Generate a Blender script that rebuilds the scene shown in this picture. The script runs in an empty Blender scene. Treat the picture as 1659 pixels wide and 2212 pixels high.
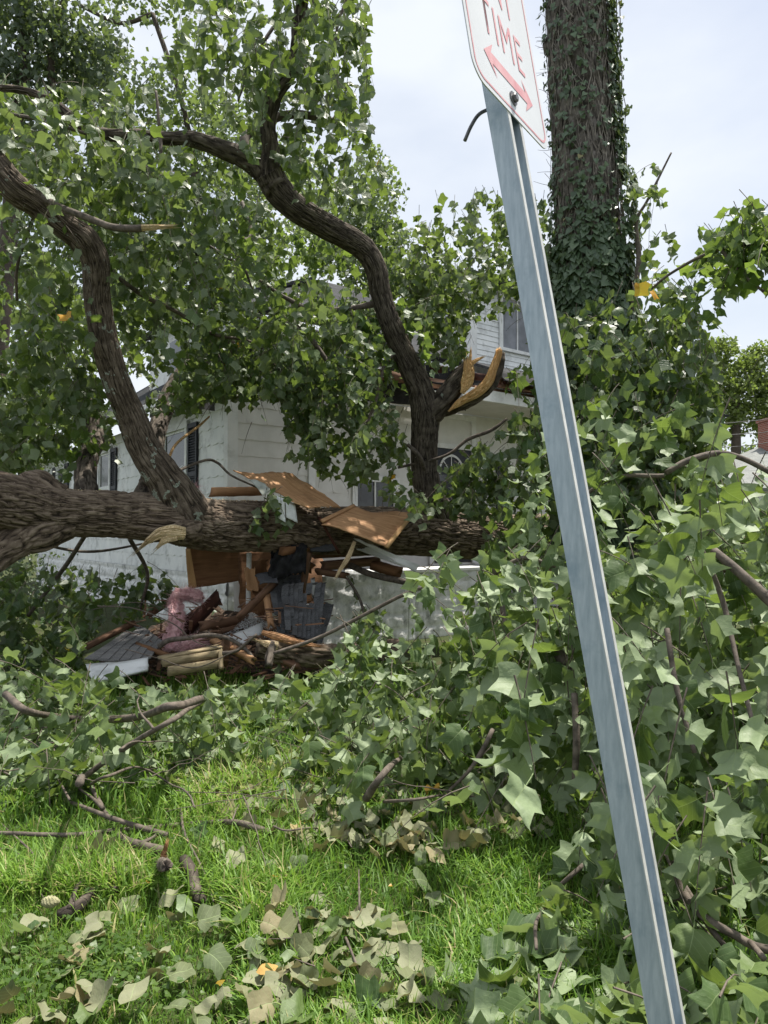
import bpy, math, random
import numpy as np
random.seed(7); RNG = np.random.default_rng(7)
C = bpy.context.scene.collection
SC = bpy.context.scene
# ---------------------------------------------------------------- camera, sky, sun, exposure
F = 1534.0; U0 = 829.5; V0 = 1106.0; TH = math.radians(1.643); EYE = 1.6
cam = bpy.data.cameras.new('camera'); camo = bpy.data.objects.new('camera', cam); C.objects.link(camo)
cam.sensor_fit = 'HORIZONTAL'; cam.sensor_width = 36; cam.lens = 36*F/1659; cam.clip_end = 1000; cam.clip_start = .05
camo.location = (0, 0, EYE); camo.rotation_euler = (math.pi/2+TH, 0, 0)
cam.dof.use_dof = False
SC.camera = camo
SUN = np.array([.27, .18, .94]); SUN /= np.linalg.norm(SUN)
SUN_EL = math.asin(SUN[2]); SUN_AZ = math.atan2(SUN[0], SUN[1])
world = bpy.data.worlds.new('World'); SC.world = world; world.use_nodes = True
nt = world.node_tree; nt.nodes.clear()
wo = nt.nodes.new('ShaderNodeOutputWorld'); bg = nt.nodes.new('ShaderNodeBackground')
sky = nt.nodes.new('ShaderNodeTexSky'); sky.sky_type = 'NISHITA'; sky.sun_disc = False
sky.sun_elevation = SUN_EL; sky.sun_rotation = SUN_AZ; sky.dust_density = 3; sky.air_density = 1.2
tc = nt.nodes.new('ShaderNodeTexCoord'); mp = nt.nodes.new('ShaderNodeMapping'); mp.inputs['Scale'].default_value = (1.2, 1.2, 2.6)
cn = nt.nodes.new('ShaderNodeTexNoise'); cn.inputs['Scale'].default_value = 1.9; cn.inputs['Detail'].default_value = 6; cn.inputs['Roughness'].default_value = .5
cr = nt.nodes.new('ShaderNodeValToRGB'); cr.color_ramp.elements[0].position = .3; cr.color_ramp.elements[0].color = (.42, .42, .42, 1)
cr.color_ramp.elements[1].position = .62; cr.color_ramp.elements[1].color = (.97, .97, .97, 1)
mx = nt.nodes.new('ShaderNodeMix'); mx.data_type = 'RGBA'
mx.inputs['B'].default_value = (6.3, 6.65, 7.15, 1)
nt.links.new(tc.outputs['Generated'], mp.inputs['Vector']); nt.links.new(mp.outputs[0], cn.inputs['Vector'])
nt.links.new(cn.outputs['Fac'], cr.inputs['Fac']); nt.links.new(cr.outputs[0], mx.inputs['Factor'])
nt.links.new(sky.outputs[0], mx.inputs['A']); nt.links.new(mx.outputs['Result'], bg.inputs['Color'])
bg.inputs['Strength'].default_value = .093; nt.links.new(bg.outputs[0], wo.inputs['Surface'])
sun = bpy.data.lights.new('sun', 'SUN'); suno = bpy.data.objects.new('sun', sun); C.objects.link(suno)
sun.energy = 5.0; sun.angle = math.radians(1.2); sun.color = (1, .95, .86)
from mathutils import Vector, Matrix
suno.rotation_euler = Vector(SUN).to_track_quat('Z', 'Y').to_euler()
SC.view_settings.view_transform = 'Standard'; SC.view_settings.look = 'None'; SC.view_settings.gamma = 1
SC.view_settings.exposure = 0.68
SC.cycles.max_bounces = 8; SC.cycles.diffuse_bounces = 4; SC.cycles.transmission_bounces = 4

# ---------------------------------------------------------------- helpers
def P(u, v, D):
    cx = (u-U0)/F; cz = (V0-v)/F
    y = math.cos(TH)-cz*math.sin(TH); z = math.sin(TH)+cz*math.cos(TH)
    return np.array([cx*D/y, D, EYE+z*D/y])
def proj(p):
    p = np.atleast_2d(p); x, y, z = p[:, 0], p[:, 1], p[:, 2]-EYE
    yy = y*math.cos(TH)+z*math.sin(TH); zz = -y*math.sin(TH)+z*math.cos(TH)
    yy = np.where(yy < .1, .1, yy)
    return np.stack([U0+F*x/yy, V0-F*zz/yy], 1)
def G(u, v, h=.03):                      # the point at height h above the lawn
    a = P(u, v, 1.0); D = (h-EYE)/(a[2]-EYE); return P(u, v, D)
def tag(o, label=None, cat=None, group=None, kind=None):
    if label: o['label'] = label
    if cat: o['category'] = cat
    if group: o['group'] = group
    if kind: o['kind'] = kind
    return o
def empty(name, loc, label, cat, group=None):
    o = bpy.data.objects.new(name, None); C.objects.link(o); o.location = tuple(loc); o.empty_display_size = .1
    return tag(o, label, cat, group)
def link(name, me, mat, parent=None):
    if mat is not None: me.materials.append(mat)
    o = bpy.data.objects.new(name, me); C.objects.link(o)
    if parent is not None:
        o.parent = parent
        w = np.array(parent.location)
        q = parent.parent
        while q is not None: w = w+np.array(q.location); q = q.parent
        o.location = tuple(-w)
    return o
def mesh_np(name, V, faces, uv=None, attrs=None, smooth=True):
    """faces: list of int arrays (n,k); uv: list of arrays (n,k,2)"""
    me = bpy.data.meshes.new(name)
    V = np.asarray(V, np.float32)
    me.vertices.add(len(V)); me.vertices.foreach_set('co', V.ravel())
    faces = [np.asarray(f, np.int32) for f in faces]
    nl = sum(f.size for f in faces); npoly = sum(len(f) for f in faces)
    me.loops.add(nl); me.polygons.add(npoly)
    me.loops.foreach_set('vertex_index', np.concatenate([f.ravel() for f in faces]))
    tot = np.concatenate([np.full(len(f), f.shape[1], np.int32) for f in faces])
    st = np.concatenate([[0], np.cumsum(tot)[:-1]]).astype(np.int32)
    me.polygons.foreach_set('loop_start', st)
    try: me.polygons.foreach_set('loop_total', tot)
    except Exception: pass
    if uv is not None:
        l = me.uv_layers.new(name='UVMap')
        l.data.foreach_set('uv', np.concatenate([np.asarray(a, np.float32).reshape(-1, 2) for a in uv]).ravel())
    me.update(calc_edges=True)
    if attrs:
        for k, a in attrs.items():
            at = me.attributes.new(k, 'FLOAT', 'POINT'); at.data.foreach_set('value', np.asarray(a, np.float32))
    if smooth: me.polygons.foreach_set('use_smooth', np.ones(npoly, bool))
    me.validate(verbose=False)
    return me
def _h(ix, iy, seed):
    n = (ix.astype(np.int64)*374761393 + iy.astype(np.int64)*668265263 + seed*1442695041) & 0xffffffff
    n = ((n ^ (n >> 13))*1274126177) & 0xffffffff
    return ((n ^ (n >> 16)) & 0xffffff)/float(0xffffff)
def vnoise(x, y, seed=0, px=None):
    ix = np.floor(x).astype(np.int64); iy = np.floor(y).astype(np.int64)
    fx = x-ix; fy = y-iy; fx = fx*fx*(3-2*fx); fy = fy*fy*(3-2*fy)
    w = (lambda a: a % px) if px else (lambda a: a)
    a = _h(w(ix), iy, seed); b = _h(w(ix+1), iy, seed); c = _h(w(ix), iy+1, seed); d = _h(w(ix+1), iy+1, seed)
    return (a*(1-fx)+b*fx)*(1-fy)+(c*(1-fx)+d*fx)*fy

# ---------------------------------------------------------------- materials
class N:
    def __init__(s, name):
        s.m = bpy.data.materials.new(name); s.m.use_nodes = True; s.t = s.m.node_tree; s.t.nodes.clear()
        s.out = s.n('ShaderNodeOutputMaterial')
    def n(s, typ, **k):
        x = s.t.nodes.new(typ)
        for a, b in k.items(): setattr(x, a, b)
        return x
    def l(s, a, b): s.t.links.new(a, b)
    def ramp(s, fac, stops):
        r = s.n('ShaderNodeValToRGB'); e = r.color_ramp.elements
        while len(e) < len(stops): e.new(.5)
        for i, (p, c) in enumerate(stops):
            e[i].position = p; e[i].color = tuple(c)+(1,) if len(c) == 3 else c
        s.l(fac, r.inputs['Fac']); return r.outputs[0]
    def noise(s, scale, vec=None, detail=4, rough=.55, dist=0):
        x = s.n('ShaderNodeTexNoise'); x.inputs['Scale'].default_value = scale; x.inputs['Detail'].default_value = detail
        x.inputs['Roughness'].default_value = rough; x.inputs['Distortion'].default_value = dist
        if vec is not None: s.l(vec, x.inputs['Vector'])
        return x.outputs['Fac']
    def coord(s, which='Object', scale=(1, 1, 1)):
        c = s.n('ShaderNodeTexCoord'); m = s.n('ShaderNodeMapping'); m.inputs['Scale'].default_value = scale
        s.l(c.outputs[which], m.inputs['Vector']); return m.outputs[0]
    def mix(s, fac, a, b, mode='MIX'):
        x = s.n('ShaderNodeMix', data_type='RGBA', blend_type=mode)
        for nm, v in (('Factor', fac), ('A', a), ('B', b)):
            if hasattr(v, 'links'): s.l(v, x.inputs[nm])
            elif isinstance(v, (int, float)): x.inputs[nm].default_value = v
            else: x.inputs[nm].default_value = tuple(v)+(1,)
        return x.outputs['Result']
    def math(s, op, a, b=0.0, c=0.0):
        x = s.n('ShaderNodeMath', operation=op)
        for i, v in enumerate((a, b, c)):
            if hasattr(v, 'links'): s.l(v, x.inputs[i])
            else: x.inputs[i].default_value = v
        return x.outputs[0]
    def bump(s, h, strength=.5, dist=.01):
        b = s.n('ShaderNodeBump'); b.inputs['Strength'].default_value = strength; b.inputs['Distance'].default_value = dist
        s.l(h, b.inputs['Height']); return b.outputs[0]
    def pr(s, col, rough=.6, normal=None, metal=0, spec=.5):
        p = s.n('ShaderNodeBsdfPrincipled')
        if hasattr(col, 'links'): s.l(col, p.inputs['Base Color'])
        else: p.inputs['Base Color'].default_value = tuple(col)+(1,)
        if hasattr(rough, 'links'): s.l(rough, p.inputs['Roughness'])
        else: p.inputs['Roughness'].default_value = rough
        p.inputs['Metallic'].default_value = metal; p.inputs['Specular IOR Level'].default_value = spec
        if normal is not None: s.l(normal, p.inputs['Normal'])
        return p.outputs[0]
    def end(s, sh): s.l(sh, s.out.inputs['Surface']); return s.m
def noisy(name, c1, c2, scale=5, rough=.7, stretch=(1, 1, 1), coords='Object', bump=.2, bscale=None, bdist=.005, dirt=None, metal=0, spec=.4, lo=.35, hi=.65):
    k = N(name); vec = k.coord(coords, stretch)
    f = k.noise(scale, vec, 6, .6); col = k.ramp(f, [(lo, c1), (hi, c2)])
    if dirt is not None:
        f2 = k.noise(scale*.37+1.3, k.coord(coords), 5, .65); col = k.mix(k.ramp(f2, [(.52, (0, 0, 0)), (.72, (1, 1, 1))]), col, dirt)
    nb = k.noise(bscale or scale*4, vec, 5, .6)
    return k.end(k.pr(col, rough, k.bump(nb, bump, bdist), metal, spec))
def leaf_mat(name, tops, under, trans=.35, ucol=(.30, .42, .06), veins=True, yellow=.9978, rough=.42, dull=0.):
    k = N(name)
    at = k.n('ShaderNodeAttribute', attribute_name='lv'); lv = at.outputs['Fac']
    top = k.ramp(lv, [(0, tops[0]), (.5, tops[1]), (yellow-.01, tops[2]), (yellow, (.75, .36, .02))])
    geo = k.n('ShaderNodeNewGeometry')
    un = k.mix(lv, under, tuple(x*.72 for x in under))
    col = k.mix(geo.outputs['Backfacing'], top, un)
    blot = k.noise(28, k.coord('Object'), 3); col = k.mix(k.math('MULTIPLY', blot, .35), col, tuple(x*.45 for x in tops[1]))
    if veins:
        uv = k.n('ShaderNodeTexCoord').outputs['UV']; sx = k.n('ShaderNodeSeparateXYZ'); k.l(uv, sx.inputs[0])
        ax = k.math('ABSOLUTE', sx.outputs[0]); mid = k.math('LESS_THAN', ax, .012)
        w = k.math('FRACT', k.math('MULTIPLY', k.math('SUBTRACT', sx.outputs[1], k.math('MULTIPLY', ax, .75)), 5.5))
        lat = k.math('LESS_THAN', w, .07); vn = k.math('MAXIMUM', mid, k.math('MULTIPLY', lat, .6))
        col = k.mix(k.math('MULTIPLY', vn, .6), col, (.30, .38, .17))
    p = k.pr(col, rough, k.bump(k.math('ADD', k.noise(45, k.coord('Object'), 3), k.math('MULTIPLY', vn, -.6)) if veins else k.noise(30, k.coord('Object'), 2), .45, .006), 0, .5)
    tr = k.n('ShaderNodeBsdfTranslucent'); k.l(k.mix(.62, col, ucol), tr.inputs['Color'])
    ms = k.n('ShaderNodeMixShader'); ms.inputs[0].default_value = trans
    k.l(p, ms.inputs[1]); k.l(tr.outputs[0], ms.inputs[2])
    return k.end(ms.outputs[0])
def bark_mat(name, dark, mid, light, lichen=0.0):
    k = N(name); at = k.n('ShaderNodeAttribute', attribute_name='h')
    c = k.ramp(at.outputs['Fac'], [(.12, dark), (.45, mid), (.85, light)])
    f = k.noise(9, k.coord('Object'), 6, .65); c = k.mix(k.ramp(f, [(.35, (0, 0, 0)), (.7, (.8, .8, .8))]), c, tuple(x*.62 for x in mid))
    f3 = k.noise(60, k.coord('Object'), 3, .6); c = k.mix(k.ramp(f3, [(.62, (0, 0, 0)), (.75, (.7, .7, .7))]), c, tuple(min(1, x*1.7) for x in light))
    if lichen:
        f2 = k.noise(7.5, k.coord('Object'), 3, .6, .4); f4 = k.noise(70, k.coord('Object'), 3)
        msk = k.math('MULTIPLY', k.math('GREATER_THAN', f2, .73-lichen), k.math('GREATER_THAN', f4, .42))
        c = k.mix(msk, c, (.27, .30, .25))
    uv = k.coord('UV', (1, .22, 1)); nb = k.noise(55, uv, 6, .7)
    return k.end(k.pr(c, .88, k.bump(nb, .8, .012), 0, .25))
def ply_mat(name, c1, c2, dk=.6, st=14):
    k = N(name); vec = k.coord('UV', (1.2, st, 1)); f = k.noise(1.6, vec, 6, .6, 1.2)
    c = k.ramp(f, [(.3, c1), (.5, tuple((a+b)/2 for a, b in zip(c1, c2))), (.7, c2)])
    f2 = k.noise(3.1, k.coord('UV'), 5, .6); c = k.mix(k.ramp(f2, [(.5, (0, 0, 0)), (.75, (dk, dk, dk))]), c, tuple(x*.45 for x in c1))
    return k.end(k.pr(c, .75, k.bump(f, .35, .004), 0, .3))
MT = {}
MT['leaf'] = leaf_mat('tulip_leaf', ((.036, .070, .026), (.068, .122, .036), (.15, .215, .05)), (.20, .25, .15), trans=.36)
MT['leaf_near'] = leaf_mat('tulip_leaf_near', ((.05, .095, .034), (.085, .145, .045), (.17, .235, .07)), (.33, .42, .235), trans=.32, yellow=.9993, rough=.56)
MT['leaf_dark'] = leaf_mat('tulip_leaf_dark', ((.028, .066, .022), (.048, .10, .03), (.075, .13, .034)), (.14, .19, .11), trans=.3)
MT['leaf_bright'] = leaf_mat('tulip_leaf_bright', ((.05, .11, .02), (.075, .15, .028), (.12, .2, .035)), (.14, .21, .08), trans=.45)
MT['leaf_dry'] = leaf_mat('dry_leaf', ((.07, .11, .04), (.16, .18, .085), (.32, .27, .15)), (.28, .29, .17), trans=.18, ucol=(.4, .33, .12), rough=.7, yellow=1.01)
MT['bg_leaf'] = leaf_mat('hazed_far_leaf', ((.075, .115, .06), (.11, .155, .075), (.16, .21, .10)), (.17, .21, .14), trans=.4, veins=False)  # distance haze put into the colour: paler, greyer leaves
MT['bg_leaf_dark'] = leaf_mat('hazed_far_leaf_dark', ((.06, .095, .06), (.08, .12, .07), (.11, .155, .09)), (.13, .17, .12), trans=.25, veins=False, yellow=1.01)  # lightened so the haze of distance sits in the leaf colour
MT['bg_leaf_yellow'] = leaf_mat('far_leaf_yellow', ((.10, .15, .03), (.14, .19, .04), (.2, .25, .06)), (.16, .2, .08), trans=.45, veins=False, yellow=1.01)
MT['ivy'] = leaf_mat('ivy_leaf', ((.06, .10, .055), (.09, .14, .075), (.13, .19, .10)), (.15, .19, .13), trans=.15, veins=False, yellow=1.01)
MT['bark'] = bark_mat('fallen_bark', (.022, .016, .012), (.125, .092, .066), (.28, .22, .165))
MT['bark_lichen'] = bark_mat('limb_bark', (.018, .014, .011), (.09, .068, .050), (.20, .16, .125), .125)
MT['bark_limb'] = bark_mat('limb_bark_plain', (.016, .013, .011), (.08, .064, .052), (.19, .16, .13), .03)
MT['bark_ivy'] = bark_mat('ivy_tree_bark', (.03, .026, .024), (.13, .112, .10), (.25, .225, .205))
MT['twig'] = noisy('twig_bark', (.07, .055, .042), (.17, .14, .115), 14, .8)
MT['stick'] = noisy('stick_bark', (.06, .048, .038), (.16, .13, .105), 22, .8, bump=.5)
MT['splinter'] = ply_mat('fresh_wood', (.55, .27, .08), (.90, .66, .34), .15, 45)
MT['splinter_pale'] = ply_mat('pale_wood', (.48, .35, .18), (.88, .72, .48), .2, 45)
MT['ply'] = ply_mat('plywood', (.36, .18, .085), (.60, .36, .19))
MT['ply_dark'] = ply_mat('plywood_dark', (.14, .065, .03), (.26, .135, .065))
MT['ply_lath'] = ply_mat('plywood_lath', (.34, .19, .08), (.52, .33, .15))
MT['lumber'] = ply_mat('old_lumber', (.12, .065, .04), (.27, .15, .09))
MT['redbeam'] = ply_mat('red_lumber', (.045, .016, .012), (.10, .035, .022))
MT['white'] = noisy('white_paint', (.72, .74, .74), (.84, .85, .84), 3, .55, bump=.05, dirt=(.42, .43, .42))
MT['trim'] = noisy('white_trim', (.68, .69, .68), (.80, .80, .79), 4, .5, bump=.04, dirt=(.5, .5, .48))
MT['shade_white'] = noisy('shaded_white_paint', (.62, .61, .58), (.72, .71, .68), 3, .6, bump=.04)  # white toned down: porch shade put into the colour
MT['stone'] = noisy('painted_stone', (.66, .67, .66), (.84, .84, .82), 9, .8, bump=.6, bscale=22, bdist=.012, dirt=(.22, .23, .22))
MT['tar'] = noisy('tar_felt', (.006, .006, .007), (.022, .022, .024), 12, .85, bump=.6, bscale=30)
MT['shingle'] = noisy('shingle_granules', (.035, .037, .042), (.12, .12, .13), 190, .95, bump=.6, bscale=300, bdist=.002)
MT['shingle_light'] = noisy('shingle_granules_light', (.10, .10, .105), (.24, .23, .22), 150, .95, bump=.6, bscale=260, bdist=.002, dirt=(.09, .075, .06))
MT['pink'] = noisy('glass_wool', (.66, .36, .38), (.90, .60, .60), 16, .95, bump=1, bscale=45, bdist=.02, dirt=(.55, .33, .31))
MT['galv'] = noisy('galvanised_steel', (.33, .40, .46), (.48, .55, .61), 22, .5, stretch=(6, 6, .9), bump=.12, bscale=120, metal=.3, dirt=(.24, .32, .39), lo=.3, hi=.7)
MT['galv_edge'] = noisy('galvanised_edge', (.50, .50, .49), (.66, .66, .63), 30, .5, bump=.05, metal=.2)
MT['steel'] = noisy('bolt_steel', (.10, .10, .11), (.2, .2, .21), 60, .5, bump=.1, metal=.6)
MT['sign'] = noisy('sign_face', (.60, .62, .65), (.66, .68, .71), 6, .5, bump=.02, dirt=(.52, .53, .57))
MT['sign_red'] = noisy('sign_faded_red', (.60, .25, .28), (.70, .40, .42), 30, .6, bump=.02)
MT['shutter'] = noisy('shutter_paint', (.010, .012, .018), (.018, .021, .03), 8, .5, bump=.05)
MT['brick'] = None
def shingle_m(name, c1, c2):
    k = N(name); g = k.n('ShaderNodeNewGeometry'); f = k.noise(170, k.coord('Object'), 3, .7); isl = k.ramp(g.outputs['Random Per Island'], [(0, c1), (1, c2)])
    c = k.mix(k.ramp(f, [(.4, (0, 0, 0)), (.62, (.8, .8, .8))]), isl, tuple(x*2.1 for x in c2)); f2 = k.noise(5, k.coord('Object'), 5); c = k.mix(k.ramp(f2, [(.5, (0, 0, 0)), (.7, (.5, .5, .5))]), c, (.05, .04, .034))
    return k.end(k.pr(c, .95, k.bump(f, .5, .003), 0, .2))
MT['shingle_tab'] = shingle_m('shingle_tabs', (.022, .023, .025), (.085, .086, .088)); MT['shingle_tab_light'] = shingle_m('dusty_shingle_tabs', (.075, .075, .08), (.16, .155, .15))
def glass_mat():
    k = N('window_glass'); c = k.ramp(k.noise(2.5, k.coord('Object'), 3), [(.4, (.02, .024, .025)), (.7, (.07, .08, .08))])
    return k.end(k.pr(c, .12, None, 0, .6))
MT['glass'] = glass_mat()
MT['screen'] = noisy('window_screen', (.16, .17, .19), (.26, .27, .30), 3, .6)
def brick_mat(name, c1, c2, mort, w, h, coords='Object', scale=1.0):
    k = N(name); b = k.n('ShaderNodeTexBrick'); k.l(k.coord(coords), b.inputs['Vector'])
    b.inputs['Color1'].default_value = c1+(1,); b.inputs['Color2'].default_value = c2+(1,); b.inputs['Mortar'].default_value = mort+(1,)
    b.inputs['Scale'].default_value = scale; b.inputs['Brick Width'].default_value = w; b.inputs['Row Height'].default_value = h; b.inputs['Mortar Size'].default_value = .008
    f = k.noise(40, k.coord('Object'), 4); c = k.mix(k.math('MULTIPLY', f, .5), b.outputs['Color'], tuple(x*.4 for x in c1))
    return k.end(k.pr(c, .9, k.bump(b.outputs['Fac'], -.5, .01), 0, .2))
MT['brick'] = brick_mat('red_brick', (.32, .10, .07), (.24, .07, .05), (.40, .36, .32), .22, .075, 'UV')
MT['roof'] = brick_mat('roof_shingles', (.03, .032, .035), (.06, .063, .068), (.015, .015, .017), .33, .14, 'UV')
MT['roof_far'] = brick_mat('grey_roof_shingles', (.22, .23, .22), (.30, .31, .29), (.16, .16, .16), .33, .14, 'UV')
def grass_mat():
    k = N('grass_blade'); at = k.n('ShaderNodeAttribute', attribute_name='lv'); lv = at.outputs['Fac']
    c = k.ramp(lv, [(0, (.05, .12, .015)), (.45, (.115, .225, .035)), (.8, (.20, .34, .05)), (.93, (.26, .40, .07)), (.96, (.42, .36, .18))])
    p = k.pr(c, .5, None, 0, .35); tr = k.n('ShaderNodeBsdfTranslucent'); k.l(k.mix(.5, c, (.30, .50, .04)), tr.inputs['Color'])
    ms = k.n('ShaderNodeMixShader'); ms.inputs[0].default_value = .4; k.l(p, ms.inputs[1]); k.l(tr.outputs[0], ms.inputs[2])
    return k.end(ms.outputs[0])
MT['grass'] = grass_mat()
def ground_mat():
    k = N('lawn_soil'); f = k.noise(3, k.coord('Object'), 8, .65); c = k.ramp(f, [(.3, (.03, .035, .012)), (.5, (.045, .06, .018)), (.7, (.07, .06, .035))])
    return k.end(k.pr(c, .95, k.bump(k.noise(30, k.coord('Object'), 6), .7, .03), 0, .2))
MT['ground'] = ground_mat()

# ---------------------------------------------------------------- geometry builders
def catmull(pts, rad, step):
    pts = np.array(pts, float); rad = np.array(rad, float)
    Q = np.vstack([2*pts[0]-pts[1], pts, 2*pts[-1]-pts[-2]]); out = []; rr = []
    for i in range(1, len(Q)-2):
        p0, p1, p2, p3 = Q[i-1:i+3]; n = max(2, int(np.linalg.norm(p2-p1)/step))
        t = np.linspace(0, 1, n, endpoint=False)[:, None]
        out.append(.5*((2*p1)+(-p0+p2)*t+(2*p0-5*p1+4*p2-p3)*t**2+(-p0+3*p1-3*p2+p3)*t**3))
        tt = t[:, 0]; tt = tt*tt*(3-2*tt); rr.append(rad[i-1]*(1-tt)+rad[i]*tt)
    out.append(pts[-1:]); rr.append(rad[-1:])
    return np.vstack(out), np.concatenate(rr)
def frames(C_):
    T = np.gradient(C_, axis=0); T /= np.linalg.norm(T, axis=1)[:, None]+1e-9
    a = np.array([0, 0, 1.]) if abs(T[0][2]) < .9 else np.array([1., 0, 0])
    A = np.zeros_like(C_); x = a-T[0]*(a@T[0]); x /= np.linalg.norm(x); A[0] = x
    for i in range(1, len(C_)):
        x = x-T[i]*(x@T[i]); x /= np.linalg.norm(x)+1e-9; A[i] = x
    return T, A, np.cross(T, A)
def tube(name, pts, rad, mat, parent=None, ns=10, step=.05, ridge=0., cell=.035, wob=0., seed=0, jag=0., lump=0.):
    """tapered, optionally bark-ridged limb through the points"""
    Cc, R = catmull(pts, rad, step)
    if wob:
        s = np.arange(len(Cc))*step
        for a in range(3): Cc[:, a] += (vnoise(s*2.1+seed*7+a*31, s*0, seed)-.5)*wob
    T, A, B = frames(Cc); n = len(Cc)
    L = np.concatenate([[0], np.cumsum(np.linalg.norm(np.diff(Cc, axis=0), axis=1))])
    ang = np.linspace(0, 2*np.pi, ns, endpoint=False)
    AN, LL = np.meshgrid(ang, L); RR = np.repeat(R[:, None], ns, 1)
    h = np.full(AN.shape, .5)
    if ridge:
        nc = max(5, int(round(2*np.pi*R.max()/cell)))
        uu = AN/(2*np.pi)*nc
        warp = (vnoise(uu*.5+20, LL*5, seed+5)-.5)*2.2+(vnoise(uu, LL*14, seed+6)-.5)*.7
        f1 = vnoise((uu+warp) % nc, LL*6, seed, nc); f2 = vnoise((uu*2+warp*1.5) % (2*nc), LL*11, seed+3, 2*nc)
        r1 = 1-np.abs(f1*2-1); r2 = 1-np.abs(f2*2-1)
        h = np.clip(1.05-(r1**2.6*.7+r2**3*.55), 0, 1)
        RR = RR+ridge*(h-.6)
    RR = RR*(1+lump*(vnoise(AN/(2*np.pi)*4, LL*1.7, seed+9, 4)-.5))
    V = Cc[:, None, :]+RR[..., None]*(np.cos(AN)[..., None]*A[:, None, :]+np.sin(AN)[..., None]*B[:, None, :])
    if jag:
        V[-1] += T[-1]*(np.random.default_rng(seed).random(ns)[:, None]*jag)
    V = V.reshape(-1, 3); i = np.arange(n-1)[:, None]*ns; j = np.arange(ns)[None, :]; j2 = (j+1) % ns
    f = np.stack([i+j, i+j2, i+ns+j2, i+ns+j], -1).reshape(-1, 4)
    uc = 2*np.pi*R.mean()/ns; ju = np.broadcast_to(j*uc, i.shape[:1]+(ns,)); Li = np.broadcast_to(L[:-1, None], ju.shape); Lj = np.broadcast_to(L[1:, None], ju.shape)
    uv = np.stack([np.stack([ju, Li], -1), np.stack([ju+uc, Li], -1), np.stack([ju+uc, Lj], -1), np.stack([ju, Lj], -1)], 2).reshape(-1, 4, 2)
    c0 = len(V); V = np.vstack([V, Cc[0], Cc[-1]-T[-1]*jag*.3]); H = np.concatenate([h.ravel(), [.3, .3]])
    jj = np.arange(ns); e = (n-1)*ns
    t1 = np.stack([np.full(ns, c0), (jj+1) % ns, jj], 1); t2 = np.stack([np.full(ns, c0+1), e+jj, e+(jj+1) % ns], 1)
    me = mesh_np(name, V, [f, t1, t2], [uv, np.zeros((ns, 3, 2)), np.zeros((ns, 3, 2))], {'h': H})
    return link(name, me, mat, parent)
def tubes_multi(paths, r0, r1, ns=4):
    """many thin tubes (arrays m,k,3) -> V, F"""
    m, k, _ = paths.shape
    T = np.gradient(paths, axis=1); T /= np.linalg.norm(T, axis=2)[..., None]+1e-9
    a = np.tile(np.array([.31, .17, .93]), (m, k, 1)); A = np.cross(T, a); A /= np.linalg.norm(A, axis=2)[..., None]+1e-9; B = np.cross(T, A)
    ang = np.arange(ns)*2*np.pi/ns
    r0 = np.asarray(r0); r0 = np.full(m, r0) if r0.ndim == 0 else r0; r1 = np.asarray(r1); r1 = np.full(m, r1) if r1.ndim == 0 else r1
    s = np.linspace(0, 1, k)[None]; R = r0[:, None]*(1-s)+r1[:, None]*s
    V = paths[:, :, None, :]+R[:, :, None, None]*(np.cos(ang)[:, None]*A[:, :, None, :]+np.sin(ang)[:, None]*B[:, :, None, :])
    b = (np.arange(m)[:, None, None]*k+np.arange(k-1)[None, :, None])*ns; j = np.arange(ns)[None, None]; j2 = (j+1) % ns
    f = np.stack([b+j, b+j2, b+ns+j2, b+ns+j], -1).reshape(-1, 4)
    return V.reshape(-1, 3), f
def qmesh(name, V, Fs, mat, parent=None, smooth=False, uvscale=1.0):
    me = bpy.data.meshes.new(name); me.from_pydata([tuple(map(float, v)) for v in V], [], [tuple(f) for f in Fs])
    l = me.uv_layers.new(name='UVMap')
    for p in me.polygons:
        n = p.normal; a = Vector((0, 0, 1)) if abs(n.z) < .9 else Vector((0, 1, 0))
        vv = (a-n*a.dot(n)).normalized(); uu = vv.cross(n)
        for li in p.loop_indices:
            co = me.vertices[me.loops[li].vertex_index].co; l.data[li].uv = (co.dot(uu)*uvscale, co.dot(vv)*uvscale)
        p.use_smooth = smooth
    return link(name, me, mat, parent)
BOXF = [(0, 3, 2, 1), (4, 5, 6, 7), (0, 1, 5, 4), (1, 2, 6, 5), (2, 3, 7, 6), (3, 0, 4, 7)]
def hexa(c8): return [np.array(c) for c in c8], BOXF
class MB:
    def __init__(s): s.V = []; s.F = []
    def hexa(s, c8):
        b = len(s.V); s.V += [np.array(c, float) for c in c8]; s.F += [tuple(b+i for i in f) for f in BOXF]; return s
    def box(s, o, a, b, c):
        o, a, b, c = map(lambda q: np.array(q, float), (o, a, b, c)); return s.hexa([o, o+a, o+a+b, o+b, o+c, o+a+c, o+a+b+c, o+b+c])
    def build(s, name, mat, parent=None, bevel=0, smooth=False):
        o = qmesh(name, s.V, s.F, mat, parent, smooth)
        if bevel:
            m = o.modifiers.new('bevel', 'BEVEL'); m.width = bevel; m.segments = 1; m.limit_method = 'ANGLE'
        return o
def unit(a): a = np.array(a, float); return a/np.linalg.norm(a)
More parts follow.
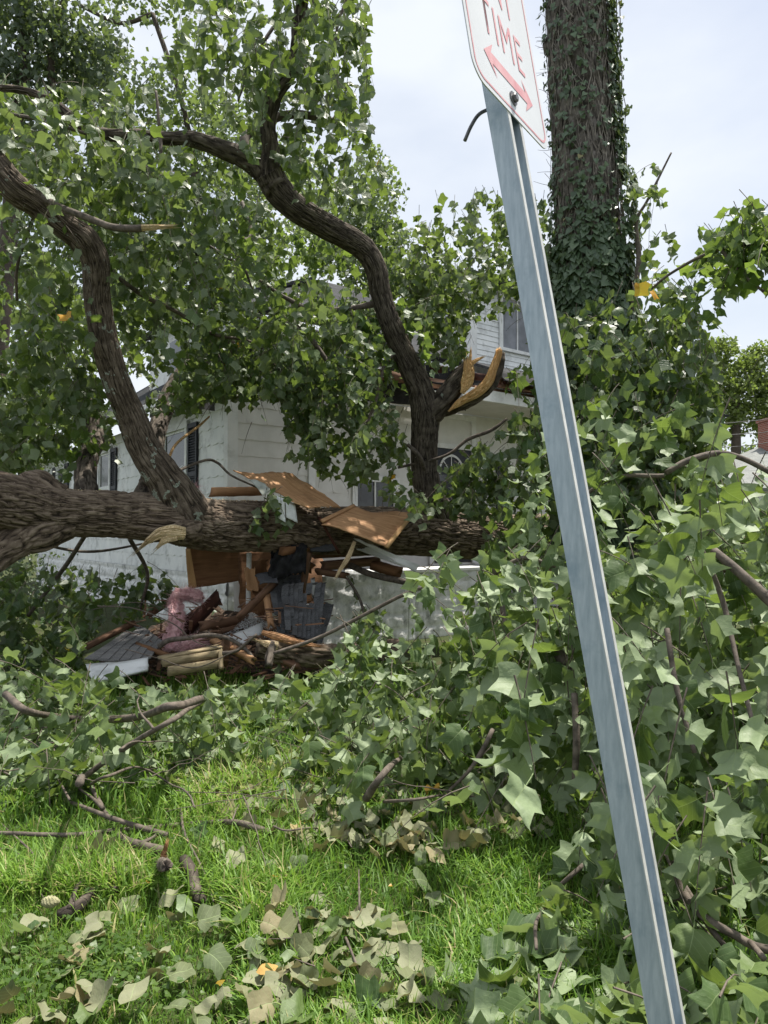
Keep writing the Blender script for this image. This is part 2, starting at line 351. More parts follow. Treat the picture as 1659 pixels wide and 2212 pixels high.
def sheet(name, c, th, mat, parent=None, nx=16, ny=10, warp=.0, jag=.0, seed=0, curl=0., strips=False):
    """a board or sheet between four corners (a,b,c,d), th thick, with warp and ragged edges; strips = parallel tabs at varied height"""
    a, b, cc, d = [np.array(q, float) for q in c]; r = np.random.default_rng(seed)
    nrm = unit(np.cross(b-a, d-a)); s, t = np.meshgrid(np.linspace(0, 1, nx+1), np.linspace(0, 1, ny+1))
    s2, t2 = s.copy(), t.copy()
    if jag:
        s2[:, 0] += r.random(ny+1)*jag; s2[:, -1] -= r.random(ny+1)*jag; t2[0] += r.random(nx+1)*jag; t2[-1] -= r.random(nx+1)*jag
    Pt = (a*(1-s2)[..., None]+b*s2[..., None])*(1-t2)[..., None]+(d*(1-s2)[..., None]+cc*s2[..., None])*t2[..., None]
    cr_n = np.abs(vnoise(s*11+seed, t*9+s*3, seed+2)-.5)*2*(warp if warp > .1 else 0)*.8
    hh = cr_n+(vnoise(s*2.3+seed*3.1, t*1.9+seed, seed)-.5)*2*warp+(vnoise(s*6+seed, t*6, seed+1)-.5)*.5*warp+curl*((s-.5)**2*4-.4)
    Pt = Pt+nrm*hh[..., None]
    top = Pt+nrm*th/2; bot = Pt-nrm*th/2; N1 = (nx+1)*(ny+1); V = np.vstack([top.reshape(-1, 3), bot.reshape(-1, 3)])
    i = (np.arange(ny)[:, None]*(nx+1)+np.arange(nx)[None]).ravel(); q = np.stack([i, i+1, i+nx+2, i+nx+1], 1)
    W = np.linalg.norm(b-a); Hh = np.linalg.norm(d-a); uvg = np.stack([s*W, t*Hh], -1).reshape(-1, 2)
    if Hh > W: uvg = uvg[:, ::-1]
    ring = list(range(nx+1))+[k*(nx+1)+nx for k in range(1, ny+1)]+[ny*(nx+1)+k for k in range(nx-1, -1, -1)]+[k*(nx+1) for k in range(ny-1, 0, -1)]
    ring = np.array(ring); rn = np.roll(ring, -1); side = np.stack([ring, rn, rn+N1, ring+N1], 1)[:, ::-1]
    uvs = [uvg[q], uvg[q], uvg[(side % N1)]]
    me = mesh_np(name, V, [q, q[:, ::-1]+N1, side], uvs, None, smooth=False)
    return link(name, me, mat, parent)
def beam(name, A, B, w, h, mat, parent=None, roll=0., jag=0., seed=0, up=(0, 0, 1), warp=0.):
    A, B = np.array(A, float), np.array(B, float); T = unit(B-A); S = unit(np.cross(T, up)); U = np.cross(S, T)
    S, U = S*math.cos(roll)+U*math.sin(roll), U*math.cos(roll)-S*math.sin(roll)
    n = 10; r = np.random.default_rng(seed); V = []; m = 8
    prof = [(-.5, -.5), (0, -.5), (.5, -.5), (.5, 0), (.5, .5), (0, .5), (-.5, .5), (-.5, 0)]
    L = np.linalg.norm(B-A)
    for i in range(n):
        for k, (x, y) in enumerate(prof):
            p = A+T*L*i/(n-1)+S*x*w+U*y*h+(S*(r.random()-.5)+U*(r.random()-.5))*warp
            if i in (0, n-1) and jag: p = p+T*(r.random()*jag)*(1 if i else -1)
            V.append(p)
    f = [[i*m+k, i*m+(k+1) % m, (i+1)*m+(k+1) % m, (i+1)*m+k] for i in range(n-1) for k in range(m)]
    uvd = []
    cum = [0, w/2, w, w+h/2, w+h, 1.5*w+h, 2*w+h, 2*w+1.5*h, 2*w+2*h]
    for i in range(n-1):
        for k in range(m): uvd.append([(L*i/(n-1), cum[k]), (L*i/(n-1), cum[k+1]), (L*(i+1)/(n-1), cum[k+1]), (L*(i+1)/(n-1), cum[k])])
    V.append(A); V.append(B-T*jag*.5); c0 = n*m
    t1 = [[c0, (k+1) % m, k] for k in range(m)]; t2 = [[c0+1, (n-1)*m+k, (n-1)*m+(k+1) % m] for k in range(m)]
    me = mesh_np(name, V, [f, t1, t2], [np.array(uvd), np.zeros((m, 3, 2)), np.zeros((m, 3, 2))], None, smooth=False)
    return link(name, me, mat, parent)

# ---- leaves
OUT = {2: np.array([(0, 0), (.2, -.06), (.41, .02), (.55, .11), (.63, .19), (.50, .34), (.41, .47), (.43, .63), (.50, .80), (.55, .95), (.37, .86), (.17, .80), (0, .77)]),
       1: np.array([(0, 0), (.30, -.04), (.56, .18), (.43, .48), (.50, .88), (.26, .82), (0, .78)]),
       0: np.array([(0, 0), (.54, .14), (.44, .48), (.47, .90), (0, .76)])}
def leaf_templates(lod, n, rng, wild=1.0, outline=None, pet=.55):
    # every shape gets its own fold, droop, roll and ripple
    """returns list of (V, quads, uvquads) leaf shapes: y along the midrib, z up (upper side)"""
    o = OUT[lod] if outline is None else outline; k = len(o); cols = 3 if lod == 2 else 2; res = []
    for t in range(n):
        m = np.stack([np.zeros(k), np.linspace(0, o[-1, 1], k)], 1)
        fold = rng.uniform(-.15, .75)*wild; bend = rng.uniform(-.3, 1.0)*wild; roll = rng.uniform(-.9, .9)*wild; rip = rng.uniform(.02, .10)*wild; ph = rng.uniform(0, 6)
        asym = rng.uniform(.86, 1.1); V = []; UV = []
        for sgn in (-1, 1):
            oj = o*np.array([sgn*(asym if sgn > 0 else 2-asym), 1])
            for c in range(cols):
                w = c/(cols-1); pts = m*(1-w)+oj*w
                x, y = pts[:, 0], pts[:, 1]
                z = fold*np.abs(x)*.9-bend*y*y*.6+roll*x*np.abs(x)*.8+rip*np.sin(9*y+ph+5*x)*(.3+np.abs(x))-.5*wild*max(0, bend)*x*x
                V.append(np.stack([x, y-.12*bend*y*y, z], 1)); UV.append(pts)
        V = np.vstack(V); UV = np.vstack(UV); q = []
        for si in range(2):
            for c in range(cols-1):
                a = (si*cols+c)*k; b = (si*cols+c+1)*k
                for i in range(k-1): q.append([a+i, b+i, b+i+1, a+i+1] if si == 1 else [a+i, a+i+1, b+i+1, b+i])
        q = np.array(q); nv = len(V)
        if pet:
            bow = rng.uniform(-.12, .12)
            pv = np.array([(-.012, -pet, .0+bow), (.012, -pet, .0+bow), (.010, -pet*.5, .03), (-.010, -pet*.5, .03), (.008, .02, 0), (-.008, .02, 0)])
            V = np.vstack([V, pv]); UV = np.vstack([UV, np.zeros((6, 2))]); q = np.vstack([q, [[nv, nv+1, nv+2, nv+3], [nv+3, nv+2, nv+4, nv+5]]])
        res.append((V, q, UV[q]))
    return res
TPL = {}
def templ(key):
    if key not in TPL:
        rng = np.random.default_rng(hash_key(key))
        if key == 'near': TPL[key] = leaf_templates(2, 24, rng, 1.25)
        elif key == 'mid': TPL[key] = leaf_templates(1, 20, rng, 1.2)
        elif key == 'far': TPL[key] = leaf_templates(0, 8, rng, .8, pet=0)
        elif key == 'dry': TPL[key] = leaf_templates(2, 14, rng, 1.7, np.array([(0, 0), (.18, -.05), (.36, .02), (.47, .14), (.46, .27), (.42, .40), (.40, .52), (.43, .66), (.42, .80), (.30, .84), (.15, .82), (0, .80)]), pet=.4)
        elif key == 'ivy': TPL[key] = leaf_templates(0, 6, rng, .5, np.array([(0, 0), (.42, -.08), (.50, .28), (.26, .62), (0, 1.0)]), pet=0)
        elif key == 'dot': TPL[key] = leaf_templates(0, 5, rng, .6, np.array([(0, 0), (.40, .45), (0, 1.0)]), pet=0)
    return TPL[key]
def hash_key(k): return sum(ord(c)*(i+1) for i, c in enumerate(k))
def leaves_mesh(name, pos, axis, nrm, size, key, lv=None, rng=RNG, extra=None):
    T = templ(key); n = len(pos); kk = rng.integers(0, len(T), n); lv = rng.random(n) if lv is None else lv
    axis = axis/(np.linalg.norm(axis, axis=1)[:, None]+1e-9); X = np.cross(axis, nrm); X /= np.linalg.norm(X, axis=1)[:, None]+1e-9; Z = np.cross(X, axis)
    Vs = []; Fs = []; Us = []; A = []; b = 0
    for t, (V, q, uv) in enumerate(T):
        s = np.where(kk == t)[0]
        if not len(s): continue
        W = pos[s, None, :]+size[s, None, None]*(V[None, :, 0:1]*X[s, None]+V[None, :, 1:2]*axis[s, None]+V[None, :, 2:3]*Z[s, None])
        m = len(V); Vs.append(W.reshape(-1, 3)); Fs.append((q[None]+(np.arange(len(s))*m)[:, None, None]+b).reshape(-1, 4))
        Us.append(np.broadcast_to(uv[None], (len(s),)+uv.shape).reshape(-1, 4, 2)); A.append(np.repeat(lv[s], m)); b += m*len(s)
    V = np.vstack(Vs); f = np.vstack(Fs); u = np.vstack(Us); a = np.concatenate(A)
    if extra is not None:
        V2, f2 = extra; me = mesh_np(name, np.vstack([V, V2]), [f, f2+len(V)], [u, np.zeros(f2.shape+(2,))], {'lv': np.concatenate([a, np.full(len(V2), .5)])})
        me.polygons.foreach_set('material_index', np.concatenate([np.zeros(len(f), np.int32), np.ones(len(f2), np.int32)])); return me
    return mesh_np(name, V, [f], [u], {'lv': a})
def inpoly(u, v, poly):
    poly = np.array(poly, float); x0, y0 = poly[:, 0], poly[:, 1]; x1, y1 = np.roll(x0, -1), np.roll(y0, -1); r = np.zeros(len(u), bool)
    for a, b, c, d in zip(x0, y0, x1, y1):
        cond = ((b > v) != (d > v)); 
        with np.errstate(divide='ignore', invalid='ignore'): xi = (c-a)*(v-b)/(d-b+1e-12)+a
        r ^= cond & (u < xi)
    return r
def area(poly):
    p = np.array(poly, float); x, y = p[:, 0], p[:, 1]; return .5*abs(np.sum(x*np.roll(y, -1)-np.roll(x, -1)*y))
def strip(pts, w):
    p = np.array(pts, float); d = np.gradient(p, axis=0); d /= np.linalg.norm(d, axis=1)[:, None]; n = np.stack([-d[:, 1], d[:, 0]], 1)
    w = np.array(w, float); w = np.full(len(p), w) if w.ndim == 0 else w
    return np.vstack([p+n*w[:, None], (p-n*w[:, None])[::-1]])
LIMB_A = [(410, 1150, 7.85, 46), (396, 1108, 7.66, 56), (373, 1062, 7.5, 46), (350, 1025, 7.4, 38), (312, 970, 7.3, 32), (283, 900, 7.2, 30), (262, 850, 7.1, 29), (240, 790, 7.0, 28), (222, 720, 6.9, 27), (209, 640, 6.8, 27), (205, 565, 6.7, 28), (180, 520, 6.6, 31), (135, 485, 6.5, 28), (85, 445, 6.4, 28), (35, 410, 6.3, 32), (0, 368, 6.25, 30), (-50, 300, 6.2, 26), (-120, 220, 6.1, 22)]
LIMB_B = [(968, 1180, 9.95, 34), (955, 1142, 9.8, 46), (936, 1100, 9.6, 37), (922, 1050, 9.4, 29), (916, 990, 9.3, 28), (917, 940, 9.2, 29), (918, 890, 9.1, 31), (905, 835, 9.0, 27), (886, 795, 8.95, 25), (862, 743, 8.9, 24), (840, 690, 8.8, 22), (822, 630, 8.7, 22), (810, 575, 8.6, 23), (778, 530, 8.5, 25), (700, 486, 8.2, 26), (640, 450, 8.0, 28), (600, 410, 7.9, 31), (580, 372, 7.8, 30)]
# what the leaves leave free: (polygon, nearest depth at which leaves may stand, share cleared)
KEEP = [
 ([(-60, 1025), (60, 1015), (150, 1060), (400, 1075), (700, 1100), (840, 1120), (1040, 1120), (1050, 1180), (860, 1200), (640, 1200), (400, 1190), (90, 1165), (-60, 1230)], 11, .97),
 ([(175, 1400), (240, 1330), (330, 1280), (400, 1180), (560, 1185), (690, 1150), (900, 1180), (900, 1230), (800, 1255), (730, 1330), (730, 1380), (590, 1450), (350, 1470), (180, 1450)], 11.5, .995),
 ([(450, 1010), (650, 1010), (900, 1105), (830, 1190), (690, 1140), (460, 1090)], 11, .985),
 ([(90, 1000), (260, 960), (330, 900), (440, 905), (440, 870), (610, 860), (625, 1000), (620, 1060), (90, 1060)], 13, .96),
 ([(60, 1165), (390, 1190), (390, 1250), (250, 1250), (80, 1225)], 11, .8),
 ([(900, 870), (1000, 780), (1010, 730), (1100, 740), (1100, 850), (1165, 850), (1160, 880), (1060, 930), (1010, 955), (940, 990), (890, 1000), (860, 900)], 13, .93),
 ([(865, 720), (990, 780), (900, 860)], 13, .5),
 (strip([(p[0], p[1]) for p in LIMB_A[1:]], 30), 7.5, .82), (strip([(p[0], p[1]) for p in LIMB_B[3:]], 30), 9.3, .84),
 (strip([(580, 380), (585, 320), (580, 270), (590, 210), (615, 165), (640, 125)], 20), 9, .75),
 (strip([(590, 400), (530, 345), (480, 325), (420, 300), (380, 298)], 20), 9, .75),
 ([(1190, -20), (1320, -20), (1365, 640), (1200, 640)], 8.1, .93),
 ([(800, -60), (1185, -60), (1190, 440), (1000, 370), (960, 420), (900, 420), (800, 290)], 60, 1.0),
 ([(1330, -60), (1720, -60), (1720, 425), (1500, 440), (1460, 320), (1340, 300)], 60, 1.0),
 ([(1480, 640), (1700, 560), (1720, 720), (1540, 730)], 60, .9),
 ([(270, 60), (380, 50), (375, 130), (290, 125)], 60, .95), ([(610, 560), (660, 570), (650, 620), (610, 610)], 60, .8), ([(1600, 880), (1720, 880), (1720, 1000), (1540, 1010)], 14, .9),
 (strip([(200, 475), (285, 494), (390, 489)], 22), 6.6, .97),
 ([(1000, 700), (1130, 670), (1140, 790), (1020, 800)], 15, .93),
 ([(1545, 690), (1720, 690), (1720, 1015), (1610, 1010), (1560, 960)], 14, .95), ([(684, 1250), (850, 1262), (850, 1300), (765, 1345), (740, 1395), (684, 1395)], 9.5, .95),
 ([(120, 1690), (650, 1715), (860, 1775), (1180, 1720), (1230, 1800), (1120, 1960), (1000, 2130), (500, 2230), (-60, 2260), (-60, 1760)], 7, .93),
]
FCOUNT = [0]
def foliage(name, parent, poly, D0, D1, cover, size=.115, key='mid', mat='leaf', sig=.28, under=.3, hang=1.0, seed=1, twig=True, k=8, keep=True, lvr=(0, 1), groundleaf=False, zmin=.03, face=.0):
    rng = np.random.default_rng(seed*97+13); Dm = (D0+D1)/2; lp = size*F/Dm; nl = cover*area(poly)/(lp*lp*.42); ntw = max(4, int(nl/k)); ncl = max(3, int(ntw/7))
    pa = np.array(poly, float); lo, hi = pa.min(0), pa.max(0); cu = np.zeros(0); cv = np.zeros(0)
    while len(cu) < ncl:
        a = rng.uniform(lo[0], hi[0], 4*ncl); b = rng.uniform(lo[1], hi[1], 4*ncl); m = inpoly(a, b, pa); cu = np.concatenate([cu, a[m]]); cv = np.concatenate([cv, b[m]])
    cu, cv = cu[:ncl], cv[:ncl]; D = rng.uniform(D0, D1, ncl)
    ctr = np.array([P(u, v, d) for u, v, d in zip(cu, cv, D)])
    def clamp(p):
        z = p[:, 2]-EYE; s = np.where(p[:, 2] < zmin, (zmin-EYE)/np.minimum(z, -1e-3), 1.0); s = np.clip(s, 0, 1); q = p.copy(); q[:, 0] *= s; q[:, 1] *= s; q[:, 2] = EYE+z*s; return q
    ctr = clamp(ctr)
    ci = rng.integers(0, ncl, ntw); ctone = rng.random(ncl); st = ctr[ci]+rng.normal(0, sig, (ntw, 3))*np.array([1, 1, .8])
    az = rng.uniform(0, 2*np.pi, ntw); d = np.stack([np.cos(az), np.sin(az), -hang*rng.uniform(.1, 1.6, ntw)], 1); d /= np.linalg.norm(d, axis=1)[:, None]
    L = rng.uniform(.22, .5, ntw)*(size/.115)**.5; st = clamp(st)
    kp = st[:, 2] > -.2
    if keep:
        mid = st+d*L[:, None]*.6; uv = proj(mid)
        for pg, Dk, sh in KEEP:
            ins = inpoly(uv[:, 0], uv[:, 1], pg) & (mid[:, 1] < Dk) & (rng.random(ntw) < sh); kp &= ~ins
    st, d, L = st[kp], d[kp], L[kp]; ntw = len(st); tone = np.repeat(ctone[ci[kp]], k)
    s = np.linspace(0, 1, 5)[None, :, None]; path = st[:, None]+d[:, None]*L[:, None, None]*s; path[..., 2] -= (s[..., 0]**2)*L[:, None]*.35
    path[..., 2] = np.maximum(path[..., 2], zmin*.5)
    ls = np.tile(np.linspace(.12, 1, k), (ntw, 1))+rng.uniform(-.05, .05, (ntw, k)); ls = np.clip(ls, 0, 1)
    base = st[:, None]+d[:, None]*L[:, None, None]*ls[..., None]; base[..., 2] -= ls**2*L[:, None]*.35
    base = base.reshape(-1, 3); n = len(base); az = rng.uniform(0, 2*np.pi, n)
    ax = np.stack([np.cos(az), np.sin(az), -hang*rng.uniform(.2, 2.0, n)], 1); ax /= np.linalg.norm(ax, axis=1)[:, None]
    if groundleaf: ax[:, 2] = rng.uniform(-.25, .35, n)
    sz = size*rng.uniform(.55, 1.15, n); pos = base+ax*(sz*.5)[:, None]
    low = pos[:, 2]+ax[:, 2]*sz*.8 < zmin
    ax[low, 2] = rng.uniform(-.02, .25, low.sum()); pos[:, 2] = np.maximum(pos[:, 2], zmin)
    az2 = rng.uniform(0, 2*np.pi, n); nr = np.stack([np.cos(az2)*.9, np.sin(az2)*.9-face, rng.uniform(.1, 1, n)], 1); fl = rng.random(n) < under; nr[fl] *= -1
    if keep:
        uv = proj(pos+ax*sz[:, None]*.4); kk = np.ones(n, bool)
        for pg, Dk, sh in KEEP:
            if sh > .8: kk &= ~(inpoly(uv[:, 0], uv[:, 1], pg) & (pos[:, 1] < Dk) & (rng.random(n) < sh))
        pos, ax, nr, sz, tone = pos[kk], ax[kk], nr[kk], sz[kk], tone[kk]; n = len(pos)
    if n == 0: return None
    lv = np.clip(rng.uniform(lvr[0], lvr[1], n)*.6+.4*tone, 0, 1); lv = np.where(rng.random(n) < .0016, .9999, lv*.97)
    FCOUNT[0] += n
    o = link(name, leaves_mesh(name, pos, ax, nr, sz, key, lv, rng, tubes_multi(path, .0035*(size/.115), .0015)), MT[mat], parent)
    o.data.materials.append(MT['twig'])
    return o

# ================================================================ SETTING: ground and grass
gx = np.concatenate([-np.geomspace(300, 8, 16), np.linspace(-7, 7, 90), np.geomspace(8, 300, 16)]); gy = np.concatenate([np.array([-60, -20, -5, 0]), np.linspace(1, 15, 90), np.geomspace(16, 400, 16)])
def ghgt(x, y): return (vnoise(x*1.3+50, y*1.3+50, 3)-.5)*.05
X, Y = np.meshgrid(gx, gy); Z = np.where((np.abs(X) < 8) & (Y < 16) & (Y > 0), ghgt(X, Y), 0)-.01
nxg = len(gx); i = (np.arange(len(gy)-1)[:, None]*nxg+np.arange(nxg-1)[None]).ravel()
tag(link('ground', mesh_np('ground', np.stack([X, Y, Z], -1).reshape(-1, 3), [np.stack([i, i+1, i+nxg+1, i+nxg], 1)]), MT['ground']), 'lawn soil under the grass', kind='structure')
def grass(n, dmin, dmax, seed):
    rng = np.random.default_rng(seed); y = dmin*(dmax/dmin)**rng.random(n); x = rng.uniform(-.62, .62, n)*y
    uv = proj(np.stack([x, y, np.zeros(n)], 1)); lush = vnoise(x*1.6+9, y*1.6+4, 11); patch = np.clip((vnoise(x*2.2, y*2.2, 12)-.45)*5, 0, 1)
    short = (uv[:, 0] < 520) & (uv[:, 1] > 1950)
    wide = (rng.random(n) < .6*patch+.14) & ~(short & (rng.random(n) < .9))
    L = np.where(wide, rng.uniform(.09, .20, n), rng.uniform(.04, .13, n))*np.where(short, .6, 1)*(.45+1.0*lush)
    w = np.where(wide, rng.uniform(.006, .0105, n), rng.uniform(.0018, .0040, n))*np.where(y > 4, 1.5, 1)
    az = rng.uniform(0, 2*np.pi, n)+vnoise(x*3, y*3, 5)*3; lean = rng.uniform(.15, 1.1, n)*np.where(wide, 1.1, .8)
    s = np.array([0, .35, .7, 1.0])[None]; dx = (np.cos(az)*lean*L)[:, None]*s**1.7; dy = (np.sin(az)*lean*L)[:, None]*s**1.7; dz = L[:, None]*(s-.42*np.minimum(lean, 1.1)[:, None]*s**2.2)
    c = np.stack([x[:, None]+dx, y[:, None]+dy, ghgt(x, y)[:, None]-.008+dz], -1); px = np.stack([-np.sin(az), np.cos(az), np.zeros(n)], 1)[:, None]*w[:, None, None]*.5
    ww = np.array([1, .9, .6, 0])[None, :, None]; Lf = c-px*ww; Rt = c+px*ww; V = np.stack([Lf[:, 0], Rt[:, 0], Lf[:, 1], Rt[:, 1], Lf[:, 2], Rt[:, 2], c[:, 3]], 1).reshape(-1, 3)
    b = np.arange(n)*7; q = np.concatenate([np.stack([b, b+1, b+3, b+2], 1), np.stack([b+2, b+3, b+5, b+4], 1)]); t = np.stack([b+4, b+5, b+6], 1)
    lv = np.clip(rng.normal(.42, .2, n)+.25*patch*wide+.4*(lush-.5)+short*.08, 0, .955); lv[rng.random(n) < .035] = .99
    return mesh_np('grass', V, [q, t], None, {'lv': np.repeat(lv, 7)})
tag(link('grass', grass(150000, 1.9, 8.5, 1), MT['grass']), 'bright green lawn grass with tufts of broad blades', 'grass', kind='stuff')

# ================================================================ HOUSE
CX, CY = -2.413, 11.0
HS = np.array([.8007, .599, 0]); HN = np.array([.599, -.8007, 0]); ZZ = np.array([0, 0, 1.])   # along the porch front, out of it
HT = -HN                                                                                       # along the left face, away
def H(s, n, z): return np.array([CX, CY, 0])+HS*s+HN*n+ZZ*z
house = empty('white_house', (CX, CY, 0), 'white sided house with dark shutters and crushed porch behind the fallen trunk', 'house')
def siding(name, o, along, out, L, z0, z1, ex=.262, parent=house, mat='white', seed=0, wav=.012):
    """shingle courses with wavy butts, each a real lap"""
    rng = np.random.default_rng(seed); V = []; Fq = []; nc = int(math.ceil((z1-z0)/ex))
    for c in range(nc):
        zb = z0+c*ex; zt = min(zb+ex+.01, z1); x = 0.; off = (c % 2)*.3
        edges = [0.]; e = off if off else .6
        while e < L: edges.append(e); e += .61
        edges.append(L)
        for a, b in zip(edges[:-1], edges[1:]):
            if b-a < .02: continue
            a2 = a+.002; b2 = b-.002; m = max(2, int((b2-a2)/.05)); xs = np.linspace(a2, b2, m+1); j = rng.uniform(-.003, .003)
            base = len(V)
            for xx in xs:
                wz = wav*math.sin(xx*20.6)+wav*.5*math.sin(xx*37+1)
                if c == 0: wz = 0
                V.append(o+along*xx+out*(.014+j)+ZZ*(zb+wz)); V.append(o+along*xx+out*.003+ZZ*zt); V.append(o+along*xx+out*.0+ZZ*(zb+wz))
            for q in range(m):
                A = base+q*3; Fq.append((A, A+3, A+4, A+1)); Fq.append((A+2, A+5, A+3, A))
    o_ = qmesh(name, V, Fq, MT[mat], parent)
    return o_
ZF, ZE = .92, 3.75
# solid core just behind the siding
mb = MB()
mb.box(H(.02, -.02, 0), HS*11.96, -HN*13.96, ZZ*ZE); mb.build('wall', MT['white'], house)
siding('side_siding', H(0, 0, 0), HT, -HS, 14, ZF, ZE, seed=1)
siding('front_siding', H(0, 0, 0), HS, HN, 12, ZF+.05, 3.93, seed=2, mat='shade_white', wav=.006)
# rock-faced foundation
def rockwall(name, o, along, out, L, z0, z1, bw=.42, bh=.22, parent=house, seed=0):
    n1, n2 = int(L/.03), int((z1-z0)/.03); a, z = np.meshgrid(np.linspace(0, L, n1), np.linspace(0, z1-z0, n2))
    row = np.floor(z/bh); ax = a+(row % 2)*bw/2; fx = (ax/bw) % 1; fz = (z/bh) % 1; ex = np.minimum(fx, 1-fx)*bw; ez = np.minimum(fz, 1-fz)*bh; e = np.minimum(ex, ez)
    hgt = np.clip(e/.012, 0, 1)*.016+np.clip(e/.06, 0, 1)*.02*(.3+vnoise(a*9+row*7, z*9, seed))+(np.abs(vnoise(a*17, z*17, seed+1)-.5)*.03+(vnoise(a*40, z*40, seed+2)-.5)*.006)*np.clip(e/.02, 0, 1)
    V = o+along*a[..., None]+ZZ*(z0+z)[..., None]+out*hgt[..., None]; i = (np.arange(n2-1)[:, None]*n1+np.arange(n1-1)[None]).ravel()
    return link(name, mesh_np(name, V.reshape(-1, 3), [np.stack([i, i+1, i+n1+1, i+n1], 1)], smooth=False), MT['stone'], parent)
rockwall('foundation', H(0, .01, 0)-HS*.01, HT, -HS, 14, -.05, ZF-.003, seed=4)
rockwall('foundation', H(0, .01, 0), HS, HN, 12, -.05, ZF+.03, seed=5)
# corner boards, frieze
mb = MB(); mb.box(H(-.03, .03, ZF), HS*.03, -HN*.15, ZZ*2.83); mb.box(H(0, .0, ZF), HS*.14, HN*.03, ZZ*2.83); mb.build('corner_board', MT['trim'], house)
mb = MB(); mb.box(H(-.035, 0, 3.55), HS*.03, HT*14, ZZ*.2); mb.build('frieze_board', MT['trim'], house)
mb = MB(); mb.box(H(1.42, .018, ZF+.08), HS*.12, HN*.03, ZZ*2.8); mb.build('pilaster_board', MT['trim'], house)
# windows of the side wall
def side_window(t0, t1, z0, z1, sh=(True, True)):
    o = lambda t, out, z: H(0, 0, 0)+HT*t-HS*out+ZZ*z
    w = .09; m = MB()
    m.box(o(t0, .02, z0), HT*w, -HS*.035, ZZ*(z1-z0)); m.box(o(t1-w, .02, z0), HT*w, -HS*.035, ZZ*(z1-z0))
    m.box(o(t0-.04, .022, z1), HT*(t1-t0+.08), -HS*.045, ZZ*.12); m.box(o(t0-.04, .022, z0-.06), HT*(t1-t0+.08), -HS*.07, ZZ*.06)
    fr = m.build('window', MT['trim'], house)
    zm = (z0+z1)/2
    for a, b, dp, nm in ((z0, zm+.03, .028, 'lower_sash'), (zm+.03, z1, .020, 'upper_sash')):
        m = MB(); q = .045; m.box(o(t0+w, dp-.008, a), HT*q, -HS*.015, ZZ*(b-a)); m.box(o(t1-w-q, dp-.008, a), HT*q, -HS*.015, ZZ*(b-a))
        m.box(o(t0+w+q, dp-.008, a), HT*(t1-t0-2*w-2*q), -HS*.015, ZZ*q); m.box(o(t0+w+q, dp-.008, b-q), HT*(t1-t0-2*w-2*q), -HS*.015, ZZ*q)
        m.build(nm, MT['trim'], fr)
        m = MB(); m.box(o(t0+w+q, dp-.01, a+q), HT*(t1-t0-2*w-2*q), -HS*.006, ZZ*(b-a-2*q)); m.build('pane', MT['glass'], fr)
    def shutter(ta):
        m = MB(); wd = .40; m.box(o(ta, .022, z0-.03), HT*.05, -HS*.035, ZZ*(z1-z0+.08)); m.box(o(ta+wd-.05, .022, z0-.03), HT*.05, -HS*.035, ZZ*(z1-z0+.08))
        zz = z0-.03
        for zr in (z0-.03, (z0+z1)/2-.03, z1-.03): m.box(o(ta+.05, .022, zr), HT*(wd-.1), -HS*.032, ZZ*.08)
        zz = z0+.06
        while zz < z1-.06:
            p = o(ta+.05, .024, zz); a = HT*(wd-.1); m.hexa([p, p+a, p+a-HS*.024+ZZ*-.0, p-HS*.024, p+ZZ*.03, p+a+ZZ*.03, p+a+ZZ*.012-HS*.024, p+ZZ*.012-HS*.024]); zz += .045
        m.box(o(ta+.05, .0165, z0), HT*(wd-.1), -HS*.004, ZZ*(z1-z0)); m.build('shutter', MT['shutter'], house)
    if sh[0]: shutter(t0-.45)
    if sh[1]: shutter(t1+.05)
side_window(1.62, 2.85, 1.75, 3.42); side_window(6.2, 7.2, 1.75, 3.42); side_window(10.55, 11.5, 2.4, 3.42)
# skirt roof, main roof, upper storey
ZEV = 3.98; AP = 8.2
def slab4(name, c, th, mat, parent=house):
    c = [np.array(q, float) for q in c]; n = unit(np.cross(c[1]-c[0], c[3]-c[0]));  n = n if n[2] > 0 else -n
    V = c+[q-n*th for q in c]
    if np.cross(c[1]-c[0], c[3]-c[0])[2] > 0: Fq = [(0, 1, 2, 3), (7, 6, 5, 4), (0, 4, 5, 1), (1, 5, 6, 2), (2, 6, 7, 3), (3, 7, 4, 0)]
    else: Fq = [(3, 2, 1, 0), (4, 5, 6, 7), (1, 5, 4, 0), (2, 6, 5, 1), (3, 7, 6, 2), (0, 4, 7, 3)]
    return qmesh(name, V, Fq, mat, parent)
a0 = H(-.5, 0.2, ZEV-.1); a1 = H(5.4, -5.5, AP); a2 = H(5.4, -8.6, AP); a3 = H(-.5, -14.5, ZEV-.1)
slab4('roof', [a0, a3, a2, a1], .12, MT['roof'])
b0 = H(2.4, 1.35, 4.22); b1 = H(6.75, 1.35, 4.22)
ft = lambda n: 4.52+(1.35-n)*(AP-4.52)/6.85
slab4('roof', [H(-.45, .15, ft(.15)), H(5.4, -5.5, AP-.004), H(5.4, -5.5, AP-.004)+HS*.01, H(2.3, .15, ft(.15))], .10, MT['roof'])
slab4('roof', [H(2.3, 1.25, ft(1.25)), H(3.85, 1.25, ft(1.25)), H(3.85, -1.6, ft(-1.6)), H(2.3, -1.6, ft(-1.6))], .10, MT['roof'])
slab4('roof', [H(2.31, -1.6, ft(-1.6)-.004), H(6.4, -1.6, ft(-1.6)-.004), H(6.4, -5.5, AP-.006), H(5.0, -5.5, AP-.006)], .10, MT['roof'])
mb = MB(); mb.box(H(3.9, -1.62, 4.6), HS*2.2, -HN*.2, ZZ*1.0); mb.build('cheek_wall', MT['white'], house)
